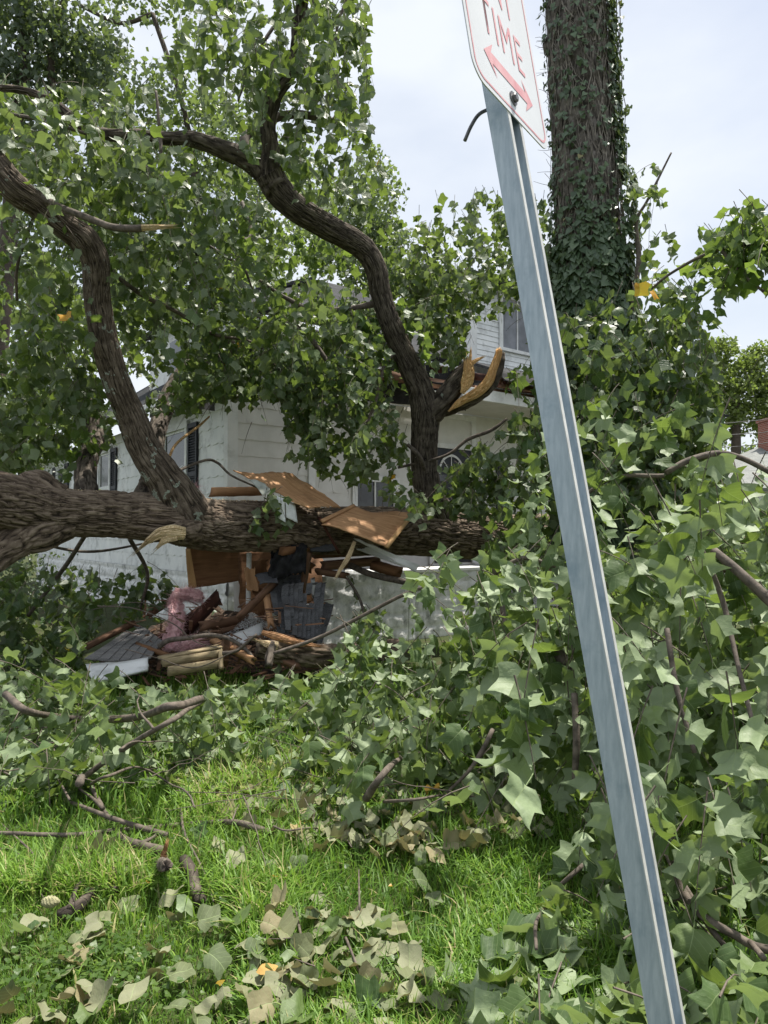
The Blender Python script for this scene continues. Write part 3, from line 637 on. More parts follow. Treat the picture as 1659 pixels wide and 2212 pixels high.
mb = MB(); p = H(3.88, 1.2, ft(1.2)-.03); q = H(3.88, -1.6, ft(-1.6)-.03); mb.hexa([p, p+HS*.03, q+HS*.03, q, p+ZZ*.12, p+HS*.03+ZZ*.12, q+HS*.03+ZZ*.12, q+ZZ*.12]); mb.build('rake_board', MT['trim'], house)
slab4('porch_roof', [H(4.5, 1.5, 4.46), H(12.4, 1.5, 4.46), H(12.4, -.99, 5.36), H(5.9, -.99, 5.36)], .05, MT['roof'])
# roof end boards and eaves: broken, dark underside
beam('broken_rafter', H(2.1, 1.2, 4.12), H(7.4, 1.25, 4.1), .05, .16, MT['lumber'], house, jag=.1, seed=4)
for kk in range(9):
    s_ = 2.6+kk*.5; beam('rafter', H(s_, 1.45, 4.3), H(s_, .1, 4.6), .045, .12, MT['redbeam'], house, jag=.12, seed=kk)
sheet('torn_sheathing', [H(4.4, 1.5, 4.16), H(9.5, 1.55, 4.14), H(9.5, 1.4, 4.34), H(4.4, 1.4, 4.36)], .02, MT['lumber'], house, 40, 5, .03, .05, 3)
sheet('torn_felt', [H(4.3, 1.62, 4.2), H(8.6, 1.7, 4.14), H(8.8, 1.5, 4.5), H(4.3, 1.5, 4.52)], .012, MT['tar'], house, 40, 6, .07, .03, 8)
# dark rubble of the broken roof hanging over the front of the porch
sheet('torn_felt', [H(2.2, 1.2, 4.14), H(4.4, 1.2, 4.14), H(4.4, 1.2, 4.44), H(2.2, 1.2, 4.44)], .03, MT['tar'], house, 30, 5, .03, .05, 22)
sheet('torn_felt', [H(.2, .9, 4.05), H(3.9, 1.3, 4.2), H(4.1, 1.0, 3.78), H(1.0, .8, 3.72)], .012, MT['tar'], house, 30, 8, .08, .05, 21)
for kk in range(5):
    beam('broken_rafter', H(.3+kk*.75, 1.2+.1*kk, 3.9), H(.5+kk*.78, .1, 4.3), .05, .14, MT['redbeam'], house, jag=.2, seed=60+kk)
# porch beam and ceiling
mb = MB(); mb.box(H(3.7, 1.35, 3.9), HS*8.3, HN*.07, ZZ*.2); mb.box(H(3.6, 1.33, 3.88), HS*.03, HN*.11, ZZ*.24); mb.build('porch_beam', MT['trim'], house, bevel=.004)
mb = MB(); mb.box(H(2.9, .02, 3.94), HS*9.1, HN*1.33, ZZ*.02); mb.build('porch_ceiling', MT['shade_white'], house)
# upper storey bay with white lap siding and window
def lap(name, o, along, out, L, z0, z1, parent=house):
    m = MB(); z = z0
    while z < z1-.01:
        p = o+ZZ*z; a = along*L; m.hexa([p, p+a, p+a+out*.018, p+out*.018, p+ZZ*.115, p+a+ZZ*.115, p+a+ZZ*.115+out*.004, p+ZZ*.115+out*.004]); z += .118
    return m.build(name, MT['white'], parent)
mb = MB(); mb.box(H(6.15, -1.0, 4.6), HS*5.8, -HN*6, ZZ*2.6); mb.build('upper_wall', MT['white'], house)
lap('upper_siding', H(6.3, -1.0, 5.3), HS, HN, 5.6, 0, 1.9); mb = MB(); mb.box(H(6.13, -.995, 4.9), HS*.16, HN*.035, ZZ*2.3); mb.build('corner_board', MT['trim'], house)
slab4('upper_roof', [H(5.8, -.6, 7.2), H(12.5, -.6, 7.2), H(12.5, -4, 8.1), H(5.8, -4, 8.1)], .1, MT['roof'])
def front_window(s0, s1, z0, z1, n, pane='screen'):
    m = MB(); w = .1
    m.box(H(s0, n, z0), HS*w, HN*.04, ZZ*(z1-z0)); m.box(H(s1-w, n, z0), HS*w, HN*.04, ZZ*(z1-z0)); m.box(H(s0-.03, n, z1), HS*(s1-s0+.06), HN*.05, ZZ*.1); m.box(H(s0-.03, n, z0-.07), HS*(s1-s0+.06), HN*.06, ZZ*.07)
    fr = m.build('window', MT['trim'], house)
    m = MB(); m.box(H(s0+w, n-.01, z0), HS*(s1-s0-2*w), HN*.02, ZZ*(z1-z0)); m.build('pane', MT[pane], fr)
    m = MB(); m.box(H((s0+s1)/2-.03, n+.012, z0), HS*.03, HN*.02, ZZ*(z1-z0)); m.build('sash', MT['trim'], fr); return fr
front_window(7.0, 8.2, 5.8, 6.95, -.98)
front_window(2.3, 3.3, 1.5, 2.5, .016, 'glass')
# small upper wall above the side roof, with window
mb = MB(); mb.box(H(1.1, -3.8, 4.4), HS*3, -HN*3.2, ZZ*1.9); mb.build('dormer_wall', MT['white'], house)
mb = MB(); mb.box(H(1.06, -4.6, 4.75), HS*.03, HT*1.0, ZZ*1.25); fr = mb.build('dormer_window', MT['trim'], house); mb = MB(); mb.box(H(1.045, -4.7, 4.85), HS*.02, HT*.8, ZZ*1.05); mb.build('pane', MT['glass'], fr)
slab4('dormer_roof', [H(.8, -3.5, 6.3), H(.8, -7.2, 6.3), H(3.6, -7.2, 7.4), H(3.6, -3.5, 7.4)], .08, MT['roof'])
mb = MB(); mb.box(H(-.56, .1, ZEV-.24), HS*.08, HT*14.5, ZZ*.12); mb.build('gutter', MT['trim'], house, bevel=.01)
# door with transom
mb = MB(); mb.box(H(4.05, .02, 1.0), HS*.11, HN*.04, ZZ*2.8); mb.box(H(5.15, .02, 1.0), HS*.11, HN*.04, ZZ*2.8); mb.box(H(4.05, .022, 3.8), HS*1.21, HN*.05, ZZ*.1); mb.box(H(4.16, .022, 3.22), HS*.99, HN*.04, ZZ*.09)
fr = mb.build('door_frame', MT['trim'], house)
mb = MB(); mb.box(H(4.16, .01, 3.31), HS*.99, HN*.015, ZZ*.49); mb.build('transom_panel', MT['shade_white'], fr)
mb = MB(); mb.box(H(4.16, .008, 1.02), HS*.99, HN*.02, ZZ*2.2); dr = mb.build('door', MT['shutter'], house)
th = np.linspace(0, np.pi, 17); V = []; Fq = []
for rr, oo in ((.34, .03), (.30, .03), (.34, .045), (.30, .045)):
    for t in th: V.append(H(4.62+rr*math.cos(t), oo, 2.72+rr*1.15*math.sin(t)))
for i_ in range(16):
    Fq += [(34+i_, 35+i_, 52+i_, 51+i_), (i_+34, i_, i_+1, i_+35)]
qmesh('fanlight_trim', V, Fq, MT['trim'], dr)
mb = MB()
for t in (.25, .5, .75):
    a = math.pi*t; p = H(4.62, .03, 2.74); q = HS*math.cos(a)+ZZ*math.sin(a)*1.15; e = unit(np.cross(q, HN))*.008; mb.box(p+q*.03-e, q*.27, e*2, HN*.01)
mb.build('fanlight_bar', MT['trim'], dr)
mb = MB(); mb.box(H(4.30, .0285, 2.58), HS*.64, HN*.006, ZZ*.13); mb.build('door_glass', MT['glass'], dr)
# front shutters glimpsed beside the limb
for s_ in (4.35+1.5, 7.8):
    m = MB(); m.box(H(s_, .02, 1.35), HS*.4, HN*.03, ZZ*1.7)
    for q in range(30): m.box(H(s_+.05, .05, 1.42+q*.053), HS*.3, HN*.012, ZZ*.025)
    m.build('shutter', MT['shutter'], house)
# stone porch wall and floor
pier0 = H(.55, 1.75, 0)
rockwall('porch_wall', H(.5, 1.9, 0), HS, HN, 3.2, -.05, 1.0, parent=house, seed=9); rockwall('porch_wall', H(.5, 1.9, 0), -HN, -HS, .6, -.05, 1.0, parent=house, seed=10)
mb = MB(); mb.box(H(.52, 1.86, .0), HS*3.16, -HN*.5, ZZ*.98); mb.build('porch_wall_core', MT['stone'], house)
mb = MB(); mb.box(H(1.2, 1.95, .985), HS*2.4, -HN*.5, ZZ*.06); mb.build('wall_cap', MT['trim'], house, bevel=.01)
mb = MB(); mb.box(H(.9, .06, .80), HS*10.5, HN*1.28, ZZ*.12); mb.build('porch_floor', MT['lumber'], house)
mb = MB(); mb.box(H(5.9, 1.45, .9), HS*.16, HN*.16, ZZ*3.0); mb.build('porch_post', MT['trim'], house)

# ================================================================ FALLEN TREE
TR = [(-330, 990, 5.6, 78), (-120, 1060, 6.1, 70), (0, 1085, 6.5, 64), (90, 1100, 6.8, 56), (160, 1107, 7.0, 50), (260, 1114, 7.3, 49), (350, 1122, 7.5, 51), (450, 1133, 7.9, 56), (600, 1138, 8.4, 55), (700, 1147, 8.8, 51), (850, 1150, 9.35, 51), (1000, 1157, 9.9, 50), (1200, 1168, 10.5, 52), (1400, 1176, 10.8, 54), (1620, 1186, 10.9, 56), (1900, 1196, 10.8, 62)]
tree = empty('fallen_tree', P(600, 1138, 8.4), 'huge fallen tulip tree lying across the crushed porch with rising limbs', 'tree')
def pp(l): return [P(a, b, d) for a, b, d, r in l], [r*d/F for a, b, d, r in l]
def limb(name, l, mat='bark_limb', parent=tree, ns=48, step=.03, ridge=.02, seed=0, **k):
    a, b = pp(l); return tube(name, a, b, MT[mat], parent, ns=ns, step=step, ridge=ridge, seed=seed, **k)
limb('trunk', TR, 'bark', ns=330, step=.011, ridge=.028, cell=.036, lump=.12, seed=3)
limb('limb', [(150, 1120, 7.0, 40), (90, 1148, 6.75, 42), (40, 1165, 6.6, 38), (-20, 1205, 6.4, 36), (-120, 1290, 6.1, 34)], 'bark', ns=130, step=.014, ridge=.026, cell=.04, seed=5)
limb('broken_knob', [(110, 1080, 6.9, 44), (80, 1050, 6.8, 36), (55, 1032, 6.75, 22), (48, 1024, 6.74, 12)], 'bark', ns=70, step=.02, ridge=.03, cell=.06, seed=6)
LA = limb('limb', LIMB_A, 'bark_lichen', ns=220, step=.012, ridge=.017, cell=.024, lump=.12, seed=8)
LB = limb('limb', LIMB_B, 'bark_limb', ns=220, step=.012, ridge=.017, cell=.024, lump=.10, seed=9)
LU = limb('limb', [(590, 400, 7.85, 28), (583, 365, 7.8, 22), (585, 320, 7.75, 18), (579, 270, 7.7, 17), (590, 210, 7.6, 19), (616, 165, 7.55, 20), (640, 122, 7.5, 16), (644, 60, 7.45, 14), (655, -20, 7.4, 12), (650, -120, 7.4, 9)], seed=10, ns=70, cell=.04)
LL_ = limb('limb', [(600, 410, 7.85, 28), (570, 372, 7.85, 25), (530, 343, 7.8, 22), (480, 323, 7.7, 19), (420, 302, 7.6, 16), (360, 299, 7.5, 13), (300, 294, 7.4, 13), (215, 289, 7.3, 13), (160, 262, 7.2, 13), (120, 226, 7.1, 10), (50, 195, 7.0, 7), (-60, 190, 7, 5)], seed=11, ns=60, cell=.04)
limb('branch', [(540, 350, 7.8, 14), (528, 320, 7.8, 11), (532, 293, 7.85, 10), (560, 272, 7.95, 9.5), (600, 253, 8, 9.5), (640, 247, 8, 9), (680, 252, 8, 8.5), (720, 262, 8, 8), (728, 248, 8, 6)], 'stick', ns=20, ridge=0, seed=12)
limb('branch', [(676, 252, 8, 4), (678, 215, 8, 3.5), (660, 180, 8, 3), (640, 172, 8, 2)], 'stick', ns=8, ridge=0)
limb('branch', [(815, 655, 8.8, 8), (770, 664, 8.7, 6), (725, 669, 8.6, 6), (665, 667, 8.5, 5.5), (630, 650, 8.4, 5), (600, 633, 8.3, 4), (560, 605, 8.2, 3)], 'stick', ns=12, ridge=0)
limb('branch', [(665, 667, 8.5, 3.5), (640, 690, 8.5, 3), (610, 700, 8.5, 2)], 'stick', ns=8, ridge=0)
limb('branch', [(90, 425, 6.35, 8), (130, 447, 6.2, 7), (200, 475, 6.1, 7.5), (240, 490, 6.05, 7.5), (285, 494, 6.02, 8), (313, 492, 6.02, 8)], 'stick', ns=16, ridge=0)
def splinter(name, pts, w, th, mat, parent, seed=0, tip=None):
    """a torn ribbon of wood fibres along pts (u,v,D), w wide (px list)"""
    rng = np.random.default_rng(seed); ps, wd = catmull([P(a, b, d) for a, b, d in pts], [x*d/F for x, (a, b, d) in zip(w, pts)], .02)
    T, A, B = frames(ps); n = len(ps); m = 26; view = unit(np.array([0, 0, EYE])-ps.mean(0)); V = []; 
    for i in range(n):
        S = unit(np.cross(T[i], view)); O = np.cross(S, T[i])
        for j in range(m+1):
            x = j/m-.5; hgt = (vnoise(np.array([j*1.3+seed]), np.array([i*.06]), seed)[0]-.5)*2
            V.append(ps[i]+S*x*2*wd[i]+O*(hgt*th*.6+th*.7*(1-4*x*x)))
    V = np.array(V).reshape(n, m+1, 3)
    tl = (rng.random(m+1)**2.2)*(min(.22, wd.max()*2.6) if tip is None else tip); V[-1] += T[-1][None]*tl[:, None]; V[-2] += T[-1][None]*tl[:, None]*.5
    back = V-view*th*1.2; N1 = n*(m+1); VV = np.vstack([V.reshape(-1, 3), back.reshape(-1, 3)])
    i = (np.arange(n-1)[:, None]*(m+1)+np.arange(m)[None]).ravel(); q = np.stack([i, i+1, i+m+2, i+m+1], 1)
    ring = np.array(list(range(m+1))+[k*(m+1)+m for k in range(1, n)]+[(n-1)*(m+1)+k for k in range(m-1, -1, -1)]+[k*(m+1) for k in range(n-2, 0, -1)]); rn = np.roll(ring, -1)
    side = np.stack([ring, rn, rn+N1, ring+N1], 1)[:, ::-1]
    L = np.repeat(np.arange(n)*.02, m+1); W = np.tile(np.arange(m+1)*.01, n); uvg = np.stack([L, W], 1)
    me = mesh_np(name, VV, [q, q[:, ::-1]+N1, side], [uvg[q], uvg[q], uvg[side % N1]], smooth=False); o = link(name, me, MT[mat], parent)
    mb = MB()                                              # torn fibres standing on it
    for s_ in range(38):
        i0 = int(rng.random()**2*n*.5); i1 = min(n-1, int(i0+n*rng.uniform(.25, .75))); idx = np.linspace(i0, i1, 5).astype(int); x0 = rng.uniform(-.9, .9); dx = rng.uniform(-.25, .25); wv = rng.uniform(.05, .16); rise = rng.uniform(.2, 1.0)*th; ov = 1.0 if i1 < n-1 else rng.uniform(0, .05)
        for k_ in range(4):
            c8 = []
            for e_, zz in ((idx[k_], 0), (idx[k_+1], 1)):
                f_ = (k_+zz)/4; S = unit(np.cross(T[e_], view)); O = np.cross(S, T[e_]); w_ = wv*wd[e_]*(1-f_**3*.85); c_ = ps[e_]+S*(x0+dx*f_)*wd[e_]+O*(th*.55*(1-x0*x0)+rise*f_**2*.8)+(T[e_]*ov if (f_ == 1 and ov < 1) else 0)
                hh_ = th*.28*(1-f_*.7); c8.append([c_-S*w_-O*hh_, c_+S*w_-O*hh_, c_+S*w_+O*hh_, c_-S*w_+O*hh_])
            mb.hexa(c8[0]+c8[1])
    b0 = len(me.vertices); V2 = np.array(mb.V); F2 = np.array(mb.F)+b0; uvv = np.concatenate([uvg[q].reshape(-1, 2), uvg[q].reshape(-1, 2), uvg[side % N1].reshape(-1, 2)])
    me2 = mesh_np(name, np.vstack([VV, V2]), [q, q[:, ::-1]+N1, side, F2], [uvg[q], uvg[q], uvg[side % N1], rng.random((len(F2), 1, 2))*3+np.array([[0, 0], [.1, 0], [.1, .03], [0, .03]])[None]], smooth=False)
    me2.materials.append(MT[mat]); o.data = me2; return o
splinter('splintered_end', [(306, 492, 6.0), (330, 491, 6.01), (372, 489, 6.02)], [7, 6, 4], .02, 'splinter_pale', tree, 1, .08)
# torn fork stub on the centre limb
ST = limb('torn_stub', [(915, 915, 9.12, 20), (938, 888, 9.08, 25), (960, 862, 9.0, 24), (982, 832, 8.95, 22), (1000, 808, 8.9, 20), (1010, 790, 8.88, 10)], ns=80, ridge=.025, cell=.045, seed=21, jag=.08)
splinter('torn_wood', [(998, 850, 8.78), (1009, 825, 8.76), (1013, 800, 8.75), (1010, 782, 8.76)], [5, 13, 12, 9], .035, 'splinter', ST, 3, .13)
splinter('torn_wood', [(1014, 800, 8.74), (1016, 775, 8.74), (1017, 758, 8.75)], [4, 3, 2], .015, 'splinter', ST, 4)
splinter('torn_wood', [(1018, 785, 8.76), (1030, 778, 8.76), (1042, 772, 8.77)], [5, 4, 2], .012, 'splinter', ST, 5)
SS = limb('torn_strip', [(950, 895, 9.1, 8), (985, 880, 9.05, 12), (1020, 862, 9.0, 14), (1052, 838, 8.98, 15), (1070, 810, 8.96, 13), (1080, 782, 8.95, 10), (1085, 762, 8.95, 6)], ns=50, ridge=.02, cell=.04, seed=23)
splinter('torn_wood', [(968, 889, 8.9), (995, 868, 8.88), (1030, 848, 8.86), (1054, 825, 8.84), (1066, 795, 8.84), (1076, 768, 8.85), (1078, 756, 8.86)], [2, 8, 11, 11, 9, 8, 7], .035, 'splinter', SS, 6, .03)
# pale wood chips caught on top of the trunk
nc_ = 900; tt_ = RNG.random(nc_); uu_ = 120+tt_*640; Ct2, Rt2 = catmull(*pp(TR), .05); ii = np.array([int(np.argmin(np.abs(proj(Ct2)[:, 0]-u_))) for u_ in uu_]); aa = RNG.normal(1.75, .45, nc_)
cp = Ct2[ii]+Rt2[ii][:, None]*1.0*np.stack([np.zeros(nc_), np.cos(aa), np.sin(aa)], 1); cp[:, 0] += RNG.uniform(-.03, .03, nc_); cs = RNG.uniform(.003, .009, nc_)
tet0 = np.array([(0, 0, .8), (1.2, 0, -.2), (-.5, .8, -.3), (-.5, -.8, -.3)]); Vc = (cp[:, None]+tet0[None]*cs[:, None, None]*RNG.uniform(.6, 1.5, (nc_, 1, 3))).reshape(-1, 3); bb = np.arange(nc_)*4
tag(link('wood_chips', mesh_np('wood_chips', Vc, [np.concatenate([np.stack([bb+i, bb+j, bb+k], 1) for i, j, k in ((0, 1, 2), (0, 2, 3), (0, 3, 1), (1, 3, 2))])], smooth=False), MT['splinter_pale']), 'pale chips and granules scattered along the top of the big trunk', 'chips', kind='stuff')
# torn stub on the trunk
ts = splinter('torn_knot', [(398, 1152, 7.22), (375, 1150, 7.16), (348, 1152, 7.12), (325, 1165, 7.1), (307, 1180, 7.1)], [14, 17, 13, 8, 3], .06, 'splinter_pale', tree, 7)
splinter('torn_wood', [(380, 1158, 7.15), (358, 1166, 7.1), (340, 1182, 7.08)], [10, 8, 3], .035, 'splinter_pale', ts, 8)
limb('bark_collar', [(420, 1140, 7.7, 34), (400, 1148, 7.42, 27), (386, 1151, 7.28, 21)], 'bark', ns=60, ridge=.03, seed=12)
# limbs behind, leaning over the side of the house
limb('limb', [(188, 1075, 7.6, 26), (184, 1030, 7.8, 22), (190, 990, 8, 21), (205, 950, 8.3, 20), (200, 900, 8.5, 18), (170, 840, 8.6, 15)], seed=31, ns=60)
limb('limb', [(300, 1090, 8, 14), (330, 1000, 8.8, 17), (340, 930, 9.4, 19), (365, 860, 9.9, 20), (405, 800, 10.3, 19), (470, 750, 10.8, 16), (540, 700, 11.2, 10)], seed=33, ns=60)
limb('branch', [(285, 1085, 8, 7), (305, 1050, 8.2, 8), (330, 1030, 8.1, 9)], 'stick', ns=12, ridge=0)
limb('branch', [(355, 1030, 7.4, 4), (440, 995, 8.2, 3), (470, 1000, 8.6, 3), (500, 1027, 8.2, 2.5), (560, 1055, 8.2, 2)], 'stick', ns=8, ridge=0)
limb('branch', [(360, 1005, 7.6, 3.5), (380, 960, 8, 3), (430, 920, 8.6, 2.6), (452, 900, 9, 2)], 'ply_lath', ns=8, ridge=0)
limb('branch', [(925, 1035, 9.35, 6), (905, 985, 9.0, 5), (880, 960, 9, 4)], 'stick', ns=8, ridge=0)
limb('branch', [(860, 1010, 9.3, 3), (960, 985, 9.1, 3), (1010, 950, 9.1, 4), (1060, 930, 9, 4), (1095, 905, 9, 3)], 'stick', ns=8, ridge=0)
for k_, l in enumerate([[(200, 560, 6.9, 5), (320, 640, 7.4, 5), (430, 700, 7.9, 4), (560, 760, 8.4, 3)], [(410, 500, 7.9, 4), (470, 540, 8, 4), (525, 580, 8.1, 3), (560, 640, 8.3, 2)], [(0, 250, 6.8, 4), (100, 265, 6.9, 5), (160, 285, 6.9, 4), (205, 300, 7, 4)], [(530, 540, 8.6, 7), (535, 490, 8.8, 6), (520, 440, 9, 5)], [(330, 200, 7.2, 3), (345, 300, 7.1, 4), (350, 420, 7, 3)], [(600, 60, 7.5, 4), (560, 130, 7.4, 3), (520, 230, 7.3, 2)], [(740, -20, 7, 3), (730, 90, 7, 3), (720, 180, 7, 2)], [(870, 740, 9, 5), (830, 800, 8.7, 4), (800, 900, 8.5, 3), (790, 980, 8.4, 2)], [(640, 700, 8.4, 6), (700, 780, 8.4, 5), (720, 880, 8.3, 3)], [(110, 400, 6.4, 5), (60, 520, 6.7, 4), (40, 650, 7, 3)]]):
    limb('branch', l, 'stick', ns=8, ridge=0, wob=.12, seed=40+k_)
# foliage of the fallen tree
FL = lambda poly, D0, D1, cover, parent=tree, **k: foliage('foliage', parent, poly, D0, D1, cover, **k)
FL([(430, -60), (790, -60), (785, 120), (775, 300), (735, 400), (650, 330), (560, 300), (440, 250)], 6.3, 8.2, 3.0, LU, seed=1, hang=2.2)
FL([(640, 300), (760, 300), (790, 420), (860, 500), (810, 540), (700, 450)], 8.3, 9.6, 1.4, LU, seed=2, hang=2)
FL([(-80, 150), (160, 140), (300, 210), (450, 270), (540, 400), (560, 560), (420, 620), (250, 540), (100, 430), (-80, 420)], 6.2, 9, 3.2, LL_, seed=3, hang=1.5)
FL([(-80, 430), (60, 480), (170, 560), (190, 700), (230, 880), (160, 1000), (-80, 1000)], 6.8, 9.6, 3.3, LA, seed=4, hang=1.4)
FL([(235, 560), (560, 560), (700, 640), (560, 760), (440, 770), (300, 790)], 7.2, 9.8, 3.3, LA, seed=5, hang=1.4)
FL([(420, 420), (560, 430), (700, 500), (800, 580), (810, 650), (600, 640), (440, 580)], 7.8, 10, 1.7, LB, seed=6, mat='leaf_bright', hang=1.4)
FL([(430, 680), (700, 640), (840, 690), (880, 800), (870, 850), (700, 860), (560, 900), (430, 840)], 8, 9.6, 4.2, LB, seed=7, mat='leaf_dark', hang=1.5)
FL([(620, 800), (860, 810), (880, 900), (850, 1040), (740, 1080), (700, 1050), (645, 980)], 7.9, 9.2, 2.8, LB, seed=8, mat='leaf', hang=2)
FL([(850, 560), (900, 480), (990, 420), (1060, 370), (1120, 420), (1130, 600), (1080, 730), (960, 740), (870, 690)], 8.2, 10.2, 3.6, LB, seed=9, hang=1.5)
FL([(690, 630), (800, 640), (850, 700), (880, 790), (800, 800), (700, 760)], 8.8, 10, 3, LB, seed=17, mat='leaf')
FL([(860, 640), (1000, 620), (1060, 700), (1000, 740), (900, 730)], 9, 10.2, 2.2, LB, seed=18, mat='leaf_dark')
FL([(1130, 560), (1230, 520), (1240, 760), (1130, 740)], 8.6, 10, 1.8, LB, seed=10, mat='leaf_dark')
FL([(845, 1040), (900, 970), (1020, 960), (1130, 900), (1210, 940), (1230, 1160), (1110, 1140), (1060, 1200), (1000, 1130), (930, 1060)], 7.9, 9.0, 2.8, tree, seed=11, hang=.8)
FL([(330, 745), (560, 745), (560, 860), (500, 900), (330, 860)], 8.3, 9.5, 1.6, LA, seed=12, hang=1.4)
FL([(-60, 820), (240, 900), (200, 990), (60, 1000), (-60, 1000)], 7.5, 9, 1.6, LA, seed=13)
FL([(560, 1040), (600, 1030), (650, 1040), (640, 1070), (590, 1070)], 7.6, 7.8, .9, tree, seed=14, keep=False, sig=.08)
FL([(1090, 760), (1130, 740), (1140, 850), (1100, 830)], 8.4, 9, 1.4, LB, seed=15, keep=False, sig=.15, mat='leaf_bright')
FL([(150, 900), (240, 900), (245, 960), (170, 970)], 7.3, 8, 1.0, LA, seed=16, keep=False, sig=.15, mat='leaf_bright')

# ================================================================ IVY-CLAD STANDING TREE
ID = 8.2
ivt = empty('ivy_clad_tree', P(1300, 1470, ID)*np.array([1, 1, 0]), 'tall straight trunk wrapped in ivy standing behind the leaning sign post', 'tree')
IT = [(1300, 1480, ID, 92), (1298, 1400, ID, 82), (1290, 1150, ID, 80), (1285, 900, ID, 80), (1277, 650, ID, 74), (1268, 450, ID, 68), (1258, 250, ID, 65), (1248, 100, ID, 64), (1243, 0, ID, 62), (1236, -120, ID, 60), (1230, -300, ID, 58)]
a, b = pp(IT); tube('trunk', a, b, MT['bark_ivy'], ivt, ns=130, step=.03, ridge=.03, cell=.06, lump=.12, seed=51)
limb('broken_knob', [(1205, 100, ID, 30), (1192, 92, ID-.02, 26), (1184, 84, ID-.05, 16)], 'bark_ivy', ivt, ns=40, seed=52)
limb('broken_knob', [(1325, 380, ID, 30), (1345, 372, ID-.02, 24), (1356, 368, ID-.05, 12)], 'bark_ivy', ivt, ns=40, seed=53)
Ct, Rt = catmull(a, b, .05)
def on_trunk(z, phi, off):
    i = np.clip(np.searchsorted(Ct[:, 2], z), 1, len(Ct)-1); w = (z-Ct[i-1, 2])/(Ct[i, 2]-Ct[i-1, 2]+1e-9); c = Ct[i-1]*(1-w)[:, None]+Ct[i]*w[:, None]; r = Rt[i-1]*(1-w)+Rt[i]*w
    nn = np.stack([np.cos(phi), np.sin(phi), np.zeros_like(phi)], 1); return c+nn*(r+off)[:, None], nn
n = 21000; z = RNG.uniform(1.2, 8.4, n); phi = RNG.uniform(-np.pi*1.02, .1, n)
dens = np.clip(.30+.75*(5.2-z)/2.5, .10, 1)*(.35+1.1*vnoise(phi*3+9, z*2.2, 77)); dens += .3*(phi > -.9)*(z > 5)
k_ = RNG.random(n) < dens; z, phi = z[k_], phi[k_]; n = len(z); bul = np.where((z > 4.9) & (z < 5.7) & (phi > -1.1), .10, 0)+.04*vnoise(phi*4, z*3, 5)
ps, nn = on_trunk(z, phi, RNG.uniform(.02, .07, n)+bul); ax = np.stack([RNG.normal(0, .45, n), RNG.normal(0, .45, n), -np.ones(n)], 1)+nn*.35; nr = nn+RNG.normal(0, .35, (n, 3))+np.array([0, 0, .5])
link('ivy', leaves_mesh('ivy', ps, ax, nr, RNG.uniform(.05, .095, n)*np.where(z < 5, 1.15, .85), 'ivy'), MT['ivy'], ivt)
m = 330; z0 = RNG.uniform(1.0, 7.5, m); ph = RNG.uniform(-np.pi, 0, m); kq = 9; paths = []
for i_ in range(m):
    zz = z0[i_]+np.linspace(0, RNG.uniform(.6, 1.8), kq); pz = ph[i_]+np.cumsum(RNG.normal(0, .11, kq)); paths.append(on_trunk(zz, pz, np.full(kq, .012)+RNG.uniform(0, .03, kq))[0])
V, f = tubes_multi(np.array(paths), RNG.uniform(.003, .009, m), .002, 5); link('ivy_vines', mesh_np('ivy_vines', V, [f]), noisy('vine_bark', (.15, .13, .115), (.33, .29, .25), 20, .85), ivt)
# thin twigs standing off the left edge, trailing ivy on the right edge
m = 26; paths = []
for i_ in range(m):
    v = RNG.uniform(20, 560); s = P(1192+v*.02, v, ID); e = s+np.array([-RNG.uniform(.08, .24), RNG.uniform(-.1, .1), RNG.uniform(-.1, .12)]); t = np.linspace(0, 1, 5)[:, None]; q = s*(1-t)+e*t; q[:, 2] += np.sin(t[:, 0]*3)*RNG.normal(0, .02); paths.append(q)
V, f = tubes_multi(np.array(paths), .004, .002, 4); link('bare_twigs', mesh_np('bare_twigs', V, [f]), MT['twig'], ivt)['kind'] = 'stuff'
paths = []
for j in range(5):
    t = np.linspace(0, 1, 14); u = 1316+j*5+t*(14+j*3)+RNG.normal(0, 2.5, 14); v = -30+t*(330+60*j); paths.append(np.array([P(a_, b_, ID-.05*j) for a_, b_ in zip(u, v)]))
pa_ = np.array(paths); V, f = tubes_multi(pa_, .006, .003, 5); link('trailing_vines', mesh_np('trailing_vines', V, [f]), MT['twig'], ivt)
q = pa_[:, RNG.integers(0, 14, 130)].reshape(-1, 3); q = q[RNG.random(len(q)) < .55]; q = q+RNG.normal(0, .02, q.shape)
ax = RNG.normal(0, .6, q.shape); ax[:, 2] = -.8; link('trailing_ivy', leaves_mesh('trailing_ivy', q, ax, RNG.normal(0, 1, q.shape), RNG.uniform(.035, .06, len(q)), 'ivy'), MT['ivy'], ivt)
IF = lambda poly, D0, D1, cover, **k: foliage('foliage', ivt, poly, D0, D1, cover, **k)
IF([(1180, 740), (1300, 690), (1400, 640), (1490, 700), (1540, 790), (1590, 880), (1560, 960), (1450, 1000), (1300, 1010), (1190, 960)], 6.4, 8.6, 6.0, seed=61, mat='leaf_dark', size=.125, hang=1.5)
IF([(1150, 350), (1195, 330), (1200, 620), (1150, 560)], 8, 8.6, 1.1, seed=62, sig=.15)
IF([(1340, 420), (1400, 440), (1400, 640), (1350, 640)], 7.8, 8.5, .9, seed=63, sig=.15)
IF([(1360, 360), (1400, 330), (1440, 350), (1410, 420), (1370, 440)], 7.6, 8.2, .55, seed=64, sig=.12, keep=False, size=.10)
IF([(1350, 620), (1420, 600), (1500, 660), (1480, 760), (1360, 700)], 6.6, 7.6, 1.9, seed=65, hang=1.2)
IF([(1400, 660), (1500, 700), (1550, 800), (1570, 900), (1550, 1000), (1420, 1010), (1380, 800)], 6.4, 8, 4.0, seed=66, mat='leaf_dark', size=.13, hang=1.5)
